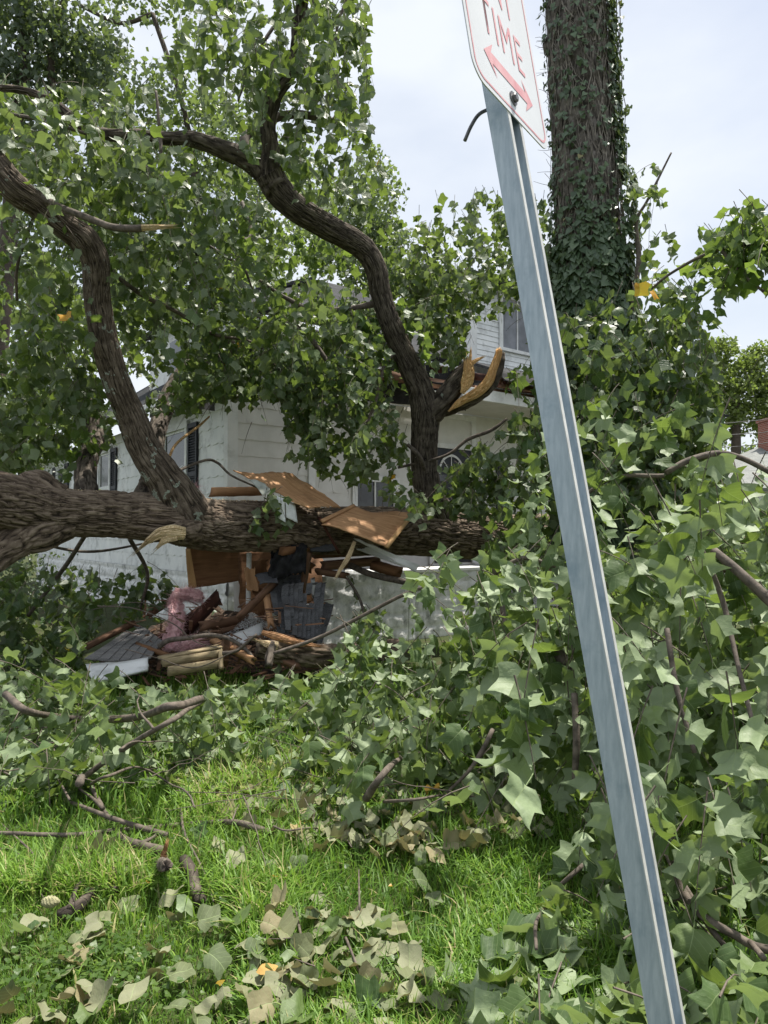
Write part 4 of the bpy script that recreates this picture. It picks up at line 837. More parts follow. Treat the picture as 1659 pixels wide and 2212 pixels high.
IF([(1180, 980), (1560, 960), (1580, 1120), (1200, 1160)], 7.3, 9, 3.0, seed=67, mat='leaf_dark', size=.13, hang=1.2)
limb('branch', [(1360, 690, 7.9, 7), (1372, 620, 7.8, 6), (1380, 560, 7.8, 6), (1375, 480, 7.8, 4), (1400, 430, 7.8, 3), (1450, 330, 7.8, 2)], 'stick', ivt, ns=10, ridge=0)
bough = empty('leafy_bough', P(1500, 600, 6.2), 'bright leafy bough with an orange leaf, right of the ivy trunk', 'branch')
limb('branch', [(1390, 640, 6.5, 2), (1450, 590, 6.3, 3), (1550, 540, 6.1, 4), (1680, 520, 5.9, 5), (1850, 500, 5.6, 8)], 'stick', bough, ns=10, ridge=0)
limb('branch', [(1550, 530, 6.1, 4), (1600, 590, 6.0, 4), (1650, 630, 5.9, 3)], 'stick', bough, ns=8, ridge=0)
BF = lambda poly, D0, D1, cover, **k: foliage('foliage', bough, poly, D0, D1, cover, keep=False, **k)
BF([(1375, 610), (1400, 550), (1500, 500), (1560, 470), (1580, 520), (1500, 590), (1430, 660)], 5.9, 6.7, 3.4, seed=71, mat='leaf_bright', hang=.8, sig=.12)
BF([(1540, 500), (1600, 450), (1700, 435), (1760, 520), (1740, 600), (1620, 600), (1560, 570)], 5.5, 6.4, 3.4, seed=72, mat='leaf_bright', hang=.9, sig=.12)
ol = [P(1381, 612, 5.7), P(1408, 628, 5.7)]
o = link('orange_leaf', leaves_mesh('orange_leaf', np.array(ol), np.array([[.1, 0, -1], [.5, -.2, -.7]]), np.array([[.1, -1, .1], [.3, -1, .3]]), np.array([.13, .10]), 'mid', np.ones(2)*.999), MT['leaf'], bough)

# ================================================================ FOREGROUND LEAFY BRANCHES
def leafy(label, loc, pieces, sticks, cat='branch'):
    e = empty('leafy_branch', loc, label, cat)
    for s_ in sticks: limb('stem', s_, 'stick', e, ns=10, ridge=0, wob=.03, seed=len(s_))
    for p_, kw in pieces: foliage('foliage', e, *p_, **kw)
    return e
leafy('large branch of pale sage leaves hanging right of the sign post', G(1500, 1900, 0), [
 (([(1250, 1060), (1330, 950), (1420, 880), (1490, 900), (1500, 1000), (1400, 1060), (1300, 1130)], 3.9, 5.2, 2.4), dict(seed=81, key='near', mat='leaf_near', size=0.120, under=.5, hang=.7, face=.5)),
 (([(1230, 1130), (1500, 1010), (1720, 990), (1740, 1500), (1600, 1560), (1380, 1500), (1260, 1400)], 3.1, 4.8, 4.2), dict(seed=82, key='near', mat='leaf_near', size=0.128, under=.72, hang=1.6, face=.75)),
 (([(1280, 1400), (1740, 1400), (1740, 1800), (1560, 1860), (1400, 1760), (1300, 1640)], 2.8, 4.0, 3.8), dict(seed=83, key='near', mat='leaf_near', size=0.128, under=.72, hang=1.6, face=.75))],
 [[(1435, 1024, 4.2, 6), (1480, 998, 4.2, 7), (1545, 980, 4.2, 7), (1600, 990, 4.2, 6), (1680, 1030, 4.1, 6)], [(1250, 1080, 4.4, 4), (1330, 1030, 4.3, 4), (1435, 1024, 4.2, 5)],
  [(1540, 1190, 3.4, 9), (1600, 1240, 3.3, 11), (1680, 1310, 3.2, 13)], [(1500, 1160, 3.4, 7), (1560, 1290, 3.4, 6), (1600, 1450, 3.2, 5), (1640, 1600, 3, 5)], [(1440, 1360, 3.3, 6), (1460, 1480, 3.2, 6), (1500, 1620, 3.1, 5)],
  [(1400, 1733, 3.9, 7), (1460, 1733, 3.8, 7), (1545, 1742, 3.7, 8)]])
leafy('mound of leafy branches with big sage green leaves heaped in the middle of the lawn', G(1050, 1700, 0), [
 (([(880, 1250), (1040, 1170), (1160, 1210), (1290, 1350), (1330, 1500), (1200, 1500), (1000, 1450), (800, 1420)], 4.2, 5.8, 3.8), dict(seed=84, key='near', mat='leaf_near', size=0.120, under=.5, hang=1.0, face=.4)),
 (([(700, 1450), (820, 1350), (1000, 1400), (1330, 1480), (1380, 1750), (1250, 1780), (1120, 1650), (900, 1690), (740, 1600)], 3.9, 5.2, 3.8), dict(seed=85, key='near', mat='leaf_near', size=0.116, under=.5, hang=.9, face=.4)),
 (([(1060, 1200), (1250, 1180), (1300, 1400), (1150, 1300)], 5.5, 7, 1.6), dict(seed=86, mat='leaf', size=.14))],
 [[(1195, 1395, 4.2, 13), (1245, 1470, 4.1, 14), (1270, 1515, 4.0, 13), (1300, 1560, 4, 10)], [(1060, 1200, 4.8, 6), (1080, 1280, 4.8, 6), (1100, 1400, 4.6, 5)], [(1070, 1240, 4.8, 5), (1130, 1205, 4.8, 5), (1200, 1220, 4.8, 4)],
  [(1062, 1573, 4.1, 5), (1040, 1620, 4.0, 6), (1010, 1665, 3.9, 4), (965, 1710, 3.9, 3)], [(1240, 1500, 3.7, 7), (1245, 1600, 3.6, 8), (1240, 1690, 3.6, 6)], [(590, 1410, 6, 4), (700, 1370, 6, 4), (860, 1290, 5.8, 4), (960, 1260, 5.6, 4)],
  [(740, 1215, 9.2, 7), (800, 1238, 9.0, 7), (880, 1257, 8.8, 7)]])
leafy('low heap of leafy branches on the lawn below the wreckage on the left', G(350, 1600, 0), [
 (([(-80, 1430), (160, 1470), (330, 1490), (600, 1450), (770, 1460), (900, 1650), (880, 1760), (700, 1740), (560, 1690), (350, 1670), (200, 1690), (-80, 1780)], 4.2, 7, 3.6), dict(seed=87, key='near', mat='leaf_near', size=0.112, under=.5, hang=.6, face=.2)),
 (([(-80, 1340), (60, 1380), (150, 1460), (80, 1520), (-80, 1500)], 5.6, 7.2, 1.8), dict(seed=88, mat='leaf', size=.13, under=.5)),
 (([(600, 1400), (700, 1370), (800, 1340), (850, 1450), (700, 1480)], 5.5, 7.5, 1.6), dict(seed=89, key='near', mat='leaf_near', size=0.112, under=.4, face=.3))], [])
leafy('shaded leafy branch trailing below the big trunk in front of the stone foundation', G(150, 1420, 0), [
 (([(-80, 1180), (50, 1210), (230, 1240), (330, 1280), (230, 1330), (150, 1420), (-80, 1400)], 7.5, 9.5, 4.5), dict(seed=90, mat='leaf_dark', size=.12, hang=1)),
 (([(280, 1190), (400, 1200), (400, 1270), (300, 1290)], 8.6, 10, 1.8), dict(seed=91, mat='leaf_dark', size=.12, keep=False, sig=.15)),
 (([(430, 1270), (530, 1270), (520, 1320), (460, 1330)], 9.6, 10, 1.2), dict(seed=92, mat='leaf_dark', size=.09, keep=False, sig=.12))],
 [[(185, 1155, 7.4, 5), (130, 1240, 8, 5), (60, 1330, 8, 4)], [(280, 1165, 8, 5), (320, 1240, 8.4, 4), (300, 1330, 8.6, 3)], [(60, 1170, 7.4, 3), (200, 1190, 8, 3), (330, 1170, 8.4, 2)]])
leafy('branch of glossy dark leaves lying across the grass in the bottom right corner', G(1550, 2050, 0), [
 (([(1240, 1800), (1400, 1780), (1740, 1720), (1740, 2280), (1350, 2280), (1240, 2050)], 2.2, 3.2, 3.0), dict(seed=93, key='near', mat='leaf_near', size=0.120, under=.35, hang=.5, face=.2)),
 (([(1080, 2100), (1250, 1960), (1350, 2100), (1350, 2280), (1080, 2280)], 2.1, 2.7, 2.0), dict(seed=94, key='near', mat='leaf_near', size=0.112, under=.4, hang=.4)),
 (([(1380, 1650), (1500, 1640), (1740, 1640), (1740, 1800), (1450, 1850)], 3.0, 3.8, 2.4), dict(seed=95, key='near', mat='leaf_near', size=0.120, under=.4, hang=.8))],
 [[(1455, 1830, 2.75, 8), (1475, 1910, 2.7, 9), (1520, 1975, 2.6, 9), (1590, 2020, 2.55, 9), (1630, 2045, 2.5, 9), (1700, 2060, 2.45, 9)], [(1475, 1912, 2.7, 6), (1530, 2000, 2.6, 7), (1580, 2060, 2.5, 6)], [(1620, 2040, 2.5, 6), (1650, 2075, 2.4, 7)], [(1410, 1780, 3, 4), (1440, 1850, 2.9, 5), (1470, 1910, 2.75, 5)]])
leafy('small sprig of dark leaves standing in front of the white porch wall', P(790, 1330, 9), [
 (([(740, 1250), (800, 1240), (810, 1320), (770, 1350)], 8.4, 9, 1.0), dict(seed=96, mat='leaf', size=.12, keep=False, sig=.12)), (([(760, 1330), (900, 1260), (900, 1400), (760, 1420)], 6.8, 8, 1.2), dict(seed=97, mat='leaf', size=.13, sig=.2)),
 ], [[(750, 1250, 8.7, 3), (780, 1300, 8.7, 3), (800, 1380, 8.4, 3)]])
leafy('leafy green branch in front of the right end of the big trunk', P(1580, 1150, 6), [
 (([(1440, 1060), (1740, 1030), (1740, 1130), (1590, 1130), (1480, 1150)], 5.0, 7, 1.2), dict(seed=98, mat='leaf_near', key='near', size=.14)), (([(1230, 1120), (1580, 1120), (1560, 1260), (1240, 1300)], 6, 8, 1.6), dict(seed=99, mat='leaf', size=.13)),
 (([(1060, 1180), (1240, 1140), (1240, 1260), (1060, 1230)], 6.8, 8.5, 1.8), dict(seed=100, mat='leaf', size=.13))], [[(1510, 1220, 5.5, 5), (1560, 1180, 5.5, 6), (1620, 1140, 5.6, 5)], [(1580, 1300, 5.2, 5), (1700, 1180, 5.3, 6)]])

# ================================================================ SIGN POST
W = unit([-.12930276, .09732477, .98681745]); SH = unit([.58814111, .80875382, -.00269909]); SN = unit(np.cross(SH, W)); SN = SN if SN[1] < 0 else -SN
BOLT = P(1105, 215, 1.25)
sg = empty('parking_sign', BOLT-W*2.9, 'faded white and red parking sign on a leaning galvanised channel post in front', 'sign')
def SP(h, w, n): return BOLT+SH*h+W*w+SN*n
prof = [(-.026, -.052), (-.026, -.004), (-.034, -.004), (-.034, -.001), (-.023, -.001), (-.023, -.049), (.019, -.049), (.019, -.001), (.030, -.001), (.030, -.004), (.022, -.004), (.022, -.052)]
WP = unit(BOLT-P(1468, 2212, 1.10)); prof = [(a*.88, b*.78) for a, b in prof]
def PP(h, w, n): return BOLT+SH*h+WP*w+SN*n
k_ = len(prof); V = [PP(a, w, b) for w in (-2.95, .40) for a, b in prof]; Fq = [(i, (i+1) % k_, k_+(i+1) % k_, k_+i) for i in range(k_)]
post = qmesh('post', V, Fq, MT['galv'], sg)
mb = MB()
for h0 in (-.0305, .0168): mb.box(PP(h0, -2.95, -.0008), SH*.0105, SN*.0012, WP*3.35)
mb.build('post_flange', MT['galv_edge'], sg)
# plate with rounded corners
def rrect(x0, x1, y0, y1, r, n=8):
    o = []
    for cx, cy, a0 in ((x1-r, y0+r, -90), (x1-r, y1-r, 0), (x0+r, y1-r, 90), (x0+r, y0+r, 180)):
        for i in range(n+1): t = math.radians(a0+90*i/n); o.append((cx+r*math.cos(t), cy+r*math.sin(t)))
    return o
ol = rrect(-.1525, .1525, -.038, .42, .038); k_ = len(ol)
V = [SP(a, b, .0025) for a, b in ol]+[SP(a, b, .0005) for a, b in ol]
qmesh('sign_plate', V, [tuple(range(k_)), tuple(range(2*k_-1, k_-1, -1))]+[(i, k_+i, k_+(i+1) % k_, (i+1) % k_) for i in range(k_)], MT['sign'], sg)
pl = sg.children[-1]
o1 = rrect(-.1425, .1425, -.028, .41, .03); o2 = rrect(-.1385, .1385, -.024, .406, .027)
V = [SP(a, b, .0031) for a, b in o1]+[SP(a, b, .0031) for a, b in o2]; qmesh('border', V, [(i, (i+1) % k_, k_+(i+1) % k_, k_+i) for i in range(k_)], MT['sign_red'], pl)
ar = [(x*.82, y-.006) for x, y in [(-.12, .045), (-.07, .078), (-.085, .056), (.085, .056), (.07, .078), (.12, .045), (.07, .012), (.085, .034), (-.085, .034), (-.07, .012)]]
qmesh('arrow', [SP(a, b, .0032) for a, b in ar], [(0, 9, 8, 3, 2, 1)[::-1], (3, 8, 7, 6, 5, 4)][:0]+[(0, 9, 8), (0, 8, 2), (0, 2, 1), (2, 8, 7, 3), (3, 7, 5), (7, 6, 5), (3, 5, 4)], MT['sign_red'], pl)
rot = Matrix((tuple(SH), tuple(W), tuple(SN))).transposed().to_4x4()
def lettering(txt, w0, hgt, width):
    cu = bpy.data.curves.new('lettering', 'FONT'); cu.body = txt; cu.align_x = 'CENTER'; cu.size = hgt/.7; cu.space_character = 1.12; cu.offset = -.0006
    o = bpy.data.objects.new('lettering', cu); C.objects.link(o); bpy.context.view_layer.update()
    me = bpy.data.meshes.new_from_object(o); bpy.data.objects.remove(o)
    xs = [v.co.x for v in me.vertices]; sc = width/(max(xs)-min(xs))
    for v in me.vertices: v.co = Vector(SP(v.co.x*sc, w0+v.co.y, .0033))
    me.materials.clear(); link('lettering', me, MT['sign_red'], pl)
lettering('TIME', .088, .078, .17); lettering('ANY', .190, .078, .14); lettering('PARKING', .290, .06, .23)
bm = MB(); V = []; 
for j, (r_, n_) in enumerate(((.0085, .004), (.0085, .010), (.007, .0115))):
    for i in range(6): t = i*math.pi/3; V.append(SP(r_*math.cos(t), r_*math.sin(t), n_))
Fq = [(i+6*j, (i+1) % 6+6*j, (i+1) % 6+6*j+6, i+6*j+6) for j in range(2) for i in range(6)]+[tuple(range(12, 18))]
V += [SP(.013*math.cos(i*math.pi/8), .013*math.sin(i*math.pi/8), n_) for n_ in (.003, .005) for i in range(16)]
Fq += [(18+i, 18+(i+1) % 16, 34+(i+1) % 16, 34+i) for i in range(16)]+[tuple(range(34, 50))]
qmesh('bolt', V, Fq, MT['steel'], pl)
tube('bent_rod', [P(1066, 232, 1.33), P(1036, 246, 1.32), P(1018, 272, 1.32), P(1004, 304, 1.32)], [.0035]*4, MT['steel'], sg, ns=8, step=.005)

# ================================================================ WRECKAGE
GD = 'boards and sheets of the crushed porch'
def deb(o, label, cat, group=None): return tag(o, label, cat, group)
def Q(*l): return [P(*a) for a in l]
deb(sheet('plywood_sheet', Q((499, 1018, 7.9), (634, 1026, 8.5), (740, 1096, 8.4), (655, 1103, 7.7)), .012, MT['ply'], None, 30, 14, .05, .05, 2), 'long warped orange brown plywood sheet draped over the top of the trunk', 'plywood')
pw = empty('framed_plywood', P(790, 1140, 8.2), 'framed orange brown plywood panel tilted over the trunk, with a batten on each end', 'plywood')
sheet('panel', Q((764, 1096, 8.6), (893, 1113, 8.9), (836, 1184, 8.2), (693, 1132, 8.0)), .012, MT['ply'], pw, 24, 14, .03, .015, 3)
beam('batten', P(695, 1126, 8.0), P(766, 1092, 8.6), .045, .02, MT['ply'], pw, seed=1, up=(0, -1, .3)); beam('batten', P(890, 1112, 8.86), P(835, 1182, 8.15), .05, .025, MT['ply_lath'], pw, seed=2, up=(0, -1, .3))
for i_, (a, b, w_, h_, mt_, lb) in enumerate([
 (P(458, 1063, 8.2), P(560, 1061, 8.6), .02, .11, 'ply', 'short brown board standing on edge on top of the trunk left of the plywood'),
 (P(692, 1122, 8.1), P(730, 1190, 8.3), .05, .03, 'redbeam', 'thin dark board wedged under the framed plywood panel'),
 (P(680, 1196, 8.9), P(800, 1190, 9.5), .06, .11, 'lumber', 'topmost brown beam of the stack beside the white pier'),
 (P(700, 1222, 8.9), P(815, 1212, 9.5), .08, .10, 'lumber', 'middle brown beam of the stack beside the white pier'),
 (P(812, 1222, 9.1), P(858, 1236, 9.0), .12, .10, 'ply_dark', 'short brown beam end poking right from the stack below the white fascia'),
 (P(625, 1205, 8.7), P(668, 1225, 8.9), .10, .12, 'ply_dark', 'stubby brown beam end above the black roofing felt'),
 (P(667, 1196, 8.5), P(650, 1288, 8.75), .10, .06, 'lumber', 'upright splintered brown post above the hanging shingles'),
 (P(470, 1290, 8.7), P(408, 1355, 8.3), .05, .17, 'redbeam', 'dark red brown beam slanting down behind the pink insulation'),
 (P(378, 1292, 9.0), P(325, 1326, 8.6), .05, .06, 'lumber', 'short orange brown board left of the pink insulation'),
 (P(283, 1349, 8.4), P(192, 1394, 7.9), .05, .06, 'lumber', 'long orange brown board lying at the far left of the wreckage'),
 (P(330, 1392, 8.0), P(430, 1318, 9.2), .05, .09, 'redbeam', 'dark beam crossing beneath the pink insulation'),
 (P(470, 1362, 8.3), P(570, 1340, 8.8), .09, .06, 'lumber', 'dark beam with pale granules spilled on it, above the white board'),
 (P(560, 1405, 7.4), P(640, 1440, 7.2), .06, .05, 'lumber', 'brown board end under the split log'),
 (P(345, 1375, 8.2), P(390, 1345, 8.6), .05, .05, 'ply_dark', 'small rusty board tucked left of the pink insulation')]):
    deb(beam('broken_board', a, b, w_, h_, MT[mt_], None, jag=.06, seed=70+i_, up=(0, -.4, 1), warp=.006), lb, 'board', GD)
deb(sheet('fascia_board', Q((764, 1163, 8.6), (803, 1178, 8.5), (905, 1222, 8.6), (898, 1234, 8.5)), .02, MT['trim'], None, 12, 3, .01, .0, 5), 'long white fascia board sloping down to the right from under the panel', 'board', GD)
deb(sheet('fascia_board', Q((730, 1172, 8.8), (775, 1166, 8.9), (880, 1216, 9.0), (868, 1222, 8.9)), .02, MT['trim'], None, 12, 3, .02, .0, 6), 'second white board lying behind the long sloping fascia board', 'board', GD)
deb(splinter('wood_splinter', [(766, 1170, 8.3), (752, 1205, 8.25), (735, 1230, 8.2), (727, 1246, 8.2)], [4, 5, 4, 3], .02, 'splinter_pale', None, 31), 'pale fresh wood splinter hanging in front of the white pier', 'splinter')
for i_, (c, lb) in enumerate([(((597, 1068, 7.75), (615, 1078, 7.75), (617, 1130, 7.7), (601, 1119, 7.7)), 'narrow white siding tile hanging on the front of the trunk'), (((616, 1077, 7.76), (638, 1090, 7.8), (643, 1130, 7.75), (618, 1118, 7.72)), 'wider white siding tile hanging on the trunk right of the narrow one')]):
    o = sheet('siding_tile', Q(*c), .008, MT['white'], None, 4, 6, .004, .02, 9+i_); deb(o, lb, 'siding tile', 'white siding tiles on the trunk')
deb(sheet('bent_flashing', Q((538, 1033, 7.75), (573, 1042, 7.75), (585, 1060, 7.7), (566, 1069, 7.6)), .006, noisy('old_flashing', (.26, .28, .24), (.45, .47, .43), 8, .6), None, 8, 6, .03, .02, 12), 'bent grey green metal flashing on the plywood above the trunk', 'flashing')
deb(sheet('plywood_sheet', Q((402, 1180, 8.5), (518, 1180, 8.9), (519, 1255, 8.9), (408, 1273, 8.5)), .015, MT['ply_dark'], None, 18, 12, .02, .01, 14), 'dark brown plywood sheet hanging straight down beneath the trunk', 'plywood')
deb(sheet('wood_lath', Q((400, 1185, 8.44), (412, 1185, 8.44), (425, 1270, 8.44), (408, 1273, 8.42)), .012, MT['ply_lath'], None, 4, 14, .02, .02, 15), 'light brown split lath along the left edge of the hanging plywood', 'lath')
deb(sheet('plywood_sheet', Q((525, 1222, 8.7), (552, 1224, 8.7), (562, 1285, 8.6), (532, 1280, 8.6)), .015, MT['ply'], None, 8, 10, .03, .12, 16), 'small torn orange plywood scrap left of the black felt', 'plywood')
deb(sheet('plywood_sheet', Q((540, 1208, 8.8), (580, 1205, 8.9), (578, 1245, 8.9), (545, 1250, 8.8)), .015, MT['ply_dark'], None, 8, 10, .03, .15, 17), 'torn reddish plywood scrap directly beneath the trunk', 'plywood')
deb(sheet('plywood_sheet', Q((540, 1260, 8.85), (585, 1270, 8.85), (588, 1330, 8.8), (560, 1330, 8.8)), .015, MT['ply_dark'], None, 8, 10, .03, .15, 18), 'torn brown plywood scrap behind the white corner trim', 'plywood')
deb(beam('trim_board', P(538, 1194, 8.72), P(536, 1318, 8.75), .055, .03, MT['trim'], None, seed=3, up=(0, 1, 0)), 'upright white trim board beneath the trunk', 'board', GD)
deb(beam('trim_board', P(676, 1256, 8.9), P(678, 1285, 8.9), .05, .03, MT['trim'], None, jag=.05, seed=4, up=(0, 1, 0)), 'short broken white trim stub beside the post', 'board', GD)
deb(sheet('white_board', Q((491, 1374, 8.0), (566, 1346, 8.4), (569, 1368, 8.3), (528, 1392, 7.95)), .02, MT['trim'], None, 8, 4, .01, .02, 19), 'white board face showing under the dark beam in the middle of the wreckage', 'board', GD)
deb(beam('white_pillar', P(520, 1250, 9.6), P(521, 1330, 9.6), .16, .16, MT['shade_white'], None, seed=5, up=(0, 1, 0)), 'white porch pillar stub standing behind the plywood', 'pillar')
# roofing
deb(sheet('roofing_felt', Q((590, 1195, 8.5), (650, 1160, 8.6), (668, 1215, 8.6), (590, 1250, 8.4)), .02, MT['tar'], None, 20, 14, .14, .08, 22), 'crumpled black roofing felt bulging out below the trunk', 'roofing felt')
deb(sheet('roofing_felt', Q((640, 1168, 8.5), (662, 1163, 8.5), (618, 1215, 8.4), (600, 1212, 8.4)), .015, MT['tar'], None, 14, 8, .06, .1, 23), 'black felt strip curled against the underside of the trunk', 'roofing felt')
deb(sheet('shingle_piece', Q((671, 1166, 8.6), (720, 1160, 8.7), (726, 1182, 8.5), (669, 1186, 8.4)), .02, MT['shingle'], None, 10, 5, .05, .03, 24), 'curled grey shingle piece above the broken beams', 'shingles')
def shingle_mat_sheet(name, corners, rows, cols, mat, label, seed, warp=.05, parent=None, vertical=True):
    """overlapping rows of shingle tabs, each tab a slightly lifted piece, in one sheet"""
    a, b, c, d = [np.array(q) for q in Q(*corners)]; nrm = unit(np.cross(b-a, d-a)); nrm = nrm if nrm[1] < 0 else -nrm; rng = np.random.default_rng(seed); mb = MB()
    def S(s, t):
        p = (a*(1-s)+b*s)*(1-t)+(d*(1-s)+c*s)*t; w_ = (vnoise(np.array([s*2.5+seed]), np.array([t*2.5]), seed)[0]-.5)*2*warp; return p+nrm*w_
    for i in range(rows):
        e = [0.]
        while e[-1] < 1: e.append(min(1, e[-1]+rng.uniform(.6, 1.5)/cols))
        for s0, s1 in zip(e[:-1], e[1:]):
            if rng.random() < .03: continue
            t0 = i/rows+rng.uniform(-.004, .004); t1 = (i+1.15)/rows; l0 = (.006+rng.random()*.03)*(.35 if rows == 6 else 1); g = .0015
            for sub in range(3):
                u0 = s0+(s1-s0)*sub/3+(g if sub == 0 else 0); u1 = s0+(s1-s0)*(sub+1)/3-(g if sub == 2 else 0)
                base = [S(u0, t0), S(u1, t0), S(u1, t1), S(u0, t1)]; hs = [.002, .002, l0+.006, l0+.006]
                mb.hexa([p-nrm*.006 for p in base]+[p+nrm*h_ for p, h_ in zip(base, hs)])
    o = mb.build(name, mat, parent)
    return deb(o, label, 'shingles') if parent is None else o
shingle_mat_sheet('shingle_mat', ((575, 1238, 8.6), (600, 1375, 7.9), (640, 1375, 7.9), (650, 1235, 8.7)), 5, 5, MT['shingle_tab'], 'torn dark shingle mat hanging behind the striped one', 33, .09)
shingle_mat_sheet('shingle_mat', ((612, 1366, 7.85), (612, 1262, 8.3), (703, 1258, 8.4), (690, 1392, 8.0)), 9, 5, MT['shingle_tab'], 'dark grey mat of overlapping shingle strips hanging against the white pier', 34, .06)
shingle_mat_sheet('shingle_mat', ((676, 1392, 8.05), (700, 1300, 8.5), (718, 1308, 8.6), (694, 1393, 8.1)), 3, 3, MT['shingle_tab'], 'loose outer flap of shingle strips at the corner of the white pier', 35, .03)
shingle_mat_sheet('shingle_mat', ((182, 1425, 7.2), (298, 1348, 8.3), (350, 1385, 7.8), (322, 1424, 7.2)), 6, 7, MT['shingle_tab_light'], 'dusty grey shingled slab lying at the far left of the wreckage', 36, .03)
deb(sheet('white_board', Q((184, 1440, 7.15), (322, 1424, 7.15), (320, 1450, 7.0), (200, 1474, 6.8)), .03, MT['white'], None, 14, 4, .02, .02, 37), 'flaking white board under the dusty shingled slab at the far left', 'board', GD)
# hanging roof corner at the eaves of the house
hr = empty('hanging_eave_box', P(440, 835, 9.6), 'grey shingled eave corner hanging over the side window', 'roof piece')
mb = MB(); a = P(421, 786, 9.7); mb.hexa([P(421, 884, 9.7), P(442, 884, 9.5), P(445, 884, 9.9), P(424, 884, 10.1), P(421, 786, 9.7), P(442, 784, 9.5), P(445, 784, 9.9), P(424, 786, 10.1)]); mb.build('shingled_box', MT['shingle_light'], hr)
mb = MB(); mb.hexa([P(442, 885, 9.52), P(464, 888, 9.7), P(464, 888, 9.8), P(444, 885, 9.8), P(442, 866, 9.52), P(464, 868, 9.7), P(464, 868, 9.8), P(444, 866, 9.8)]); mb.build('lower_block', MT['shingle'], hr)
# insulation
def wool(name, pts, rad, label, seed, flat=.55):
    ps, R = catmull([P(*p) for p in pts], [r*p[2]/F for r, p in zip(rad, pts)], .012); T, A, B = frames(ps); ns = 90; n = len(ps); ang = np.linspace(0, 2*np.pi, ns, endpoint=False); s = np.arange(n)*.012
    AN, SS_ = np.meshgrid(ang, s); h = (vnoise(AN*2.2, SS_*14, seed, 14)-.5)*.8+(vnoise(AN*6, SS_*40, seed+1)-.5)*.6+(vnoise(AN*14, SS_*90, seed+2)-.5)*.3; rr = R[:, None]*(1+h)
    rr[-1] *= .2; rr[0] *= .2; V = ps[:, None]+rr[..., None]*(np.cos(AN)[..., None]*A[:, None]*1+np.sin(AN)[..., None]*B[:, None]*flat)
    j = np.arange(ns); i = np.arange(n-1)[:, None]*ns; f = np.stack([i+j, i+(j+1) % ns, i+ns+(j+1) % ns, i+ns+j], -1).reshape(-1, 4)
    core = mesh_np(name, V.reshape(-1, 3), [f]); o = link(name, core, MT['pink'])
    m = 5000; idx = RNG.integers(0, n, m); an = RNG.uniform(0, 2*np.pi, m); dr = np.cos(an)[:, None]*A[idx]+np.sin(an)[:, None]*B[idx]*flat; st = ps[idx]+dr*(R[idx]*.9)[:, None]; t = np.linspace(0, 1, 4)[None, :, None]
    pth = st[:, None]+(dr*.5+RNG.normal(0, .8, (m, 3)))[:, None]*t*(.02+.05*RNG.random((m, 1, 1))**3); pth[..., 2] -= (t[..., 0]**2)*.015; V, f = tubes_multi(pth, .0016, .0005, 3); link('loose_fibres', mesh_np('loose_fibres', V, [f]), MT['pink'], o).location = (0, 0, 0)
    return deb(o, label, 'insulation')
wool('insulation_batt', [(436, 1296, 8.3), (424, 1285, 8.25), (400, 1283, 8.2), (380, 1292, 8.15), (380, 1315, 8.1), (384, 1340, 8.0), (374, 1365, 7.95), (370, 1388, 7.9), (368, 1408, 7.85)], [5, 11, 12, 12, 13, 13, 13, 15, 16], 'pink insulation batt arching up and down over the wreckage', 3)
wool('insulation_batt', [(398, 1408, 7.7), (412, 1396, 7.7), (428, 1392, 7.75), (436, 1400, 7.8)], [12, 18, 15, 8], 'small pink insulation clump on the ground right of the arching batt', 5, .8)
wool('insulation_batt', [(412, 1078, 7.9), (414, 1066, 7.95), (416, 1052, 8.0)], [14, 10, 5], 'pink tuft of insulation on top of the trunk beside the limb', 6, .8)
# spilled granules
n = 5200; c = RNG.normal(0, 1, (n, 2)); ctr = P(537, 1325, 8.7); pos = np.stack([ctr[0]+c[:, 0]*.16, ctr[1]+c[:, 1]*.2, ctr[2]-.07-.05*np.abs(c[:, 0])-.04*np.abs(c[:, 1])+RNG.random(n)*.10*np.exp(-(c**2).sum(1)/2)], 1)
c2 = 1600; lo = RNG.random(c2); pos2 = np.array([P(260+360*l_, 1075+RNG.normal(0, 3)-max(0, 20*(.3-l_)), 7.3+1.2*l_) for l_ in lo])*0+0
s_ = RNG.uniform(.003, .009, n); tet = np.array([(0, 0, 1.), (.94, 0, -.33), (-.47, .82, -.33), (-.47, -.82, -.33)]); V = (pos[:, None]+tet[None]*s_[:, None, None]*RNG.uniform(.6, 1.3, (n, 1, 3))).reshape(-1, 3); b = np.arange(n)*4
tag(link('spilled_granules', mesh_np('spilled_granules', V, [np.concatenate([np.stack([b+i, b+j, b+k], 1) for i, j, k in ((0, 1, 2), (0, 2, 3), (0, 3, 1), (1, 3, 2))])], smooth=False), MT['trim']), 'pale insulation granules spilled over the broken boards', 'granules', kind='stuff')
mb = MB(); 
for k_ in range(480):
    u_ = 300+RNG.random()*400; v_ = 1290+RNG.random()*150; o_ = P(u_, v_, 7.6+RNG.random()*1.3-(v_-1340)*.006); o_[2] = max(.02, o_[2]*.5) if RNG.random() < .6 else o_[2]
    d_ = unit(RNG.normal(0, 1, 3)*[1, 1, .3]); e_ = unit(np.cross(d_, [.1, .2, 1])); g_ = np.cross(d_, e_); mb.box(o_, d_*RNG.uniform(.04, .22)*(1.5 if k_ % 6 == 0 else 1), e_*RNG.uniform(.01, .05), g_*RNG.uniform(.004, .015))
tag(mb.build('wood_debris', MT['lumber']), 'small chips and scraps of brown wood heaped between the boards', 'debris', kind='stuff')
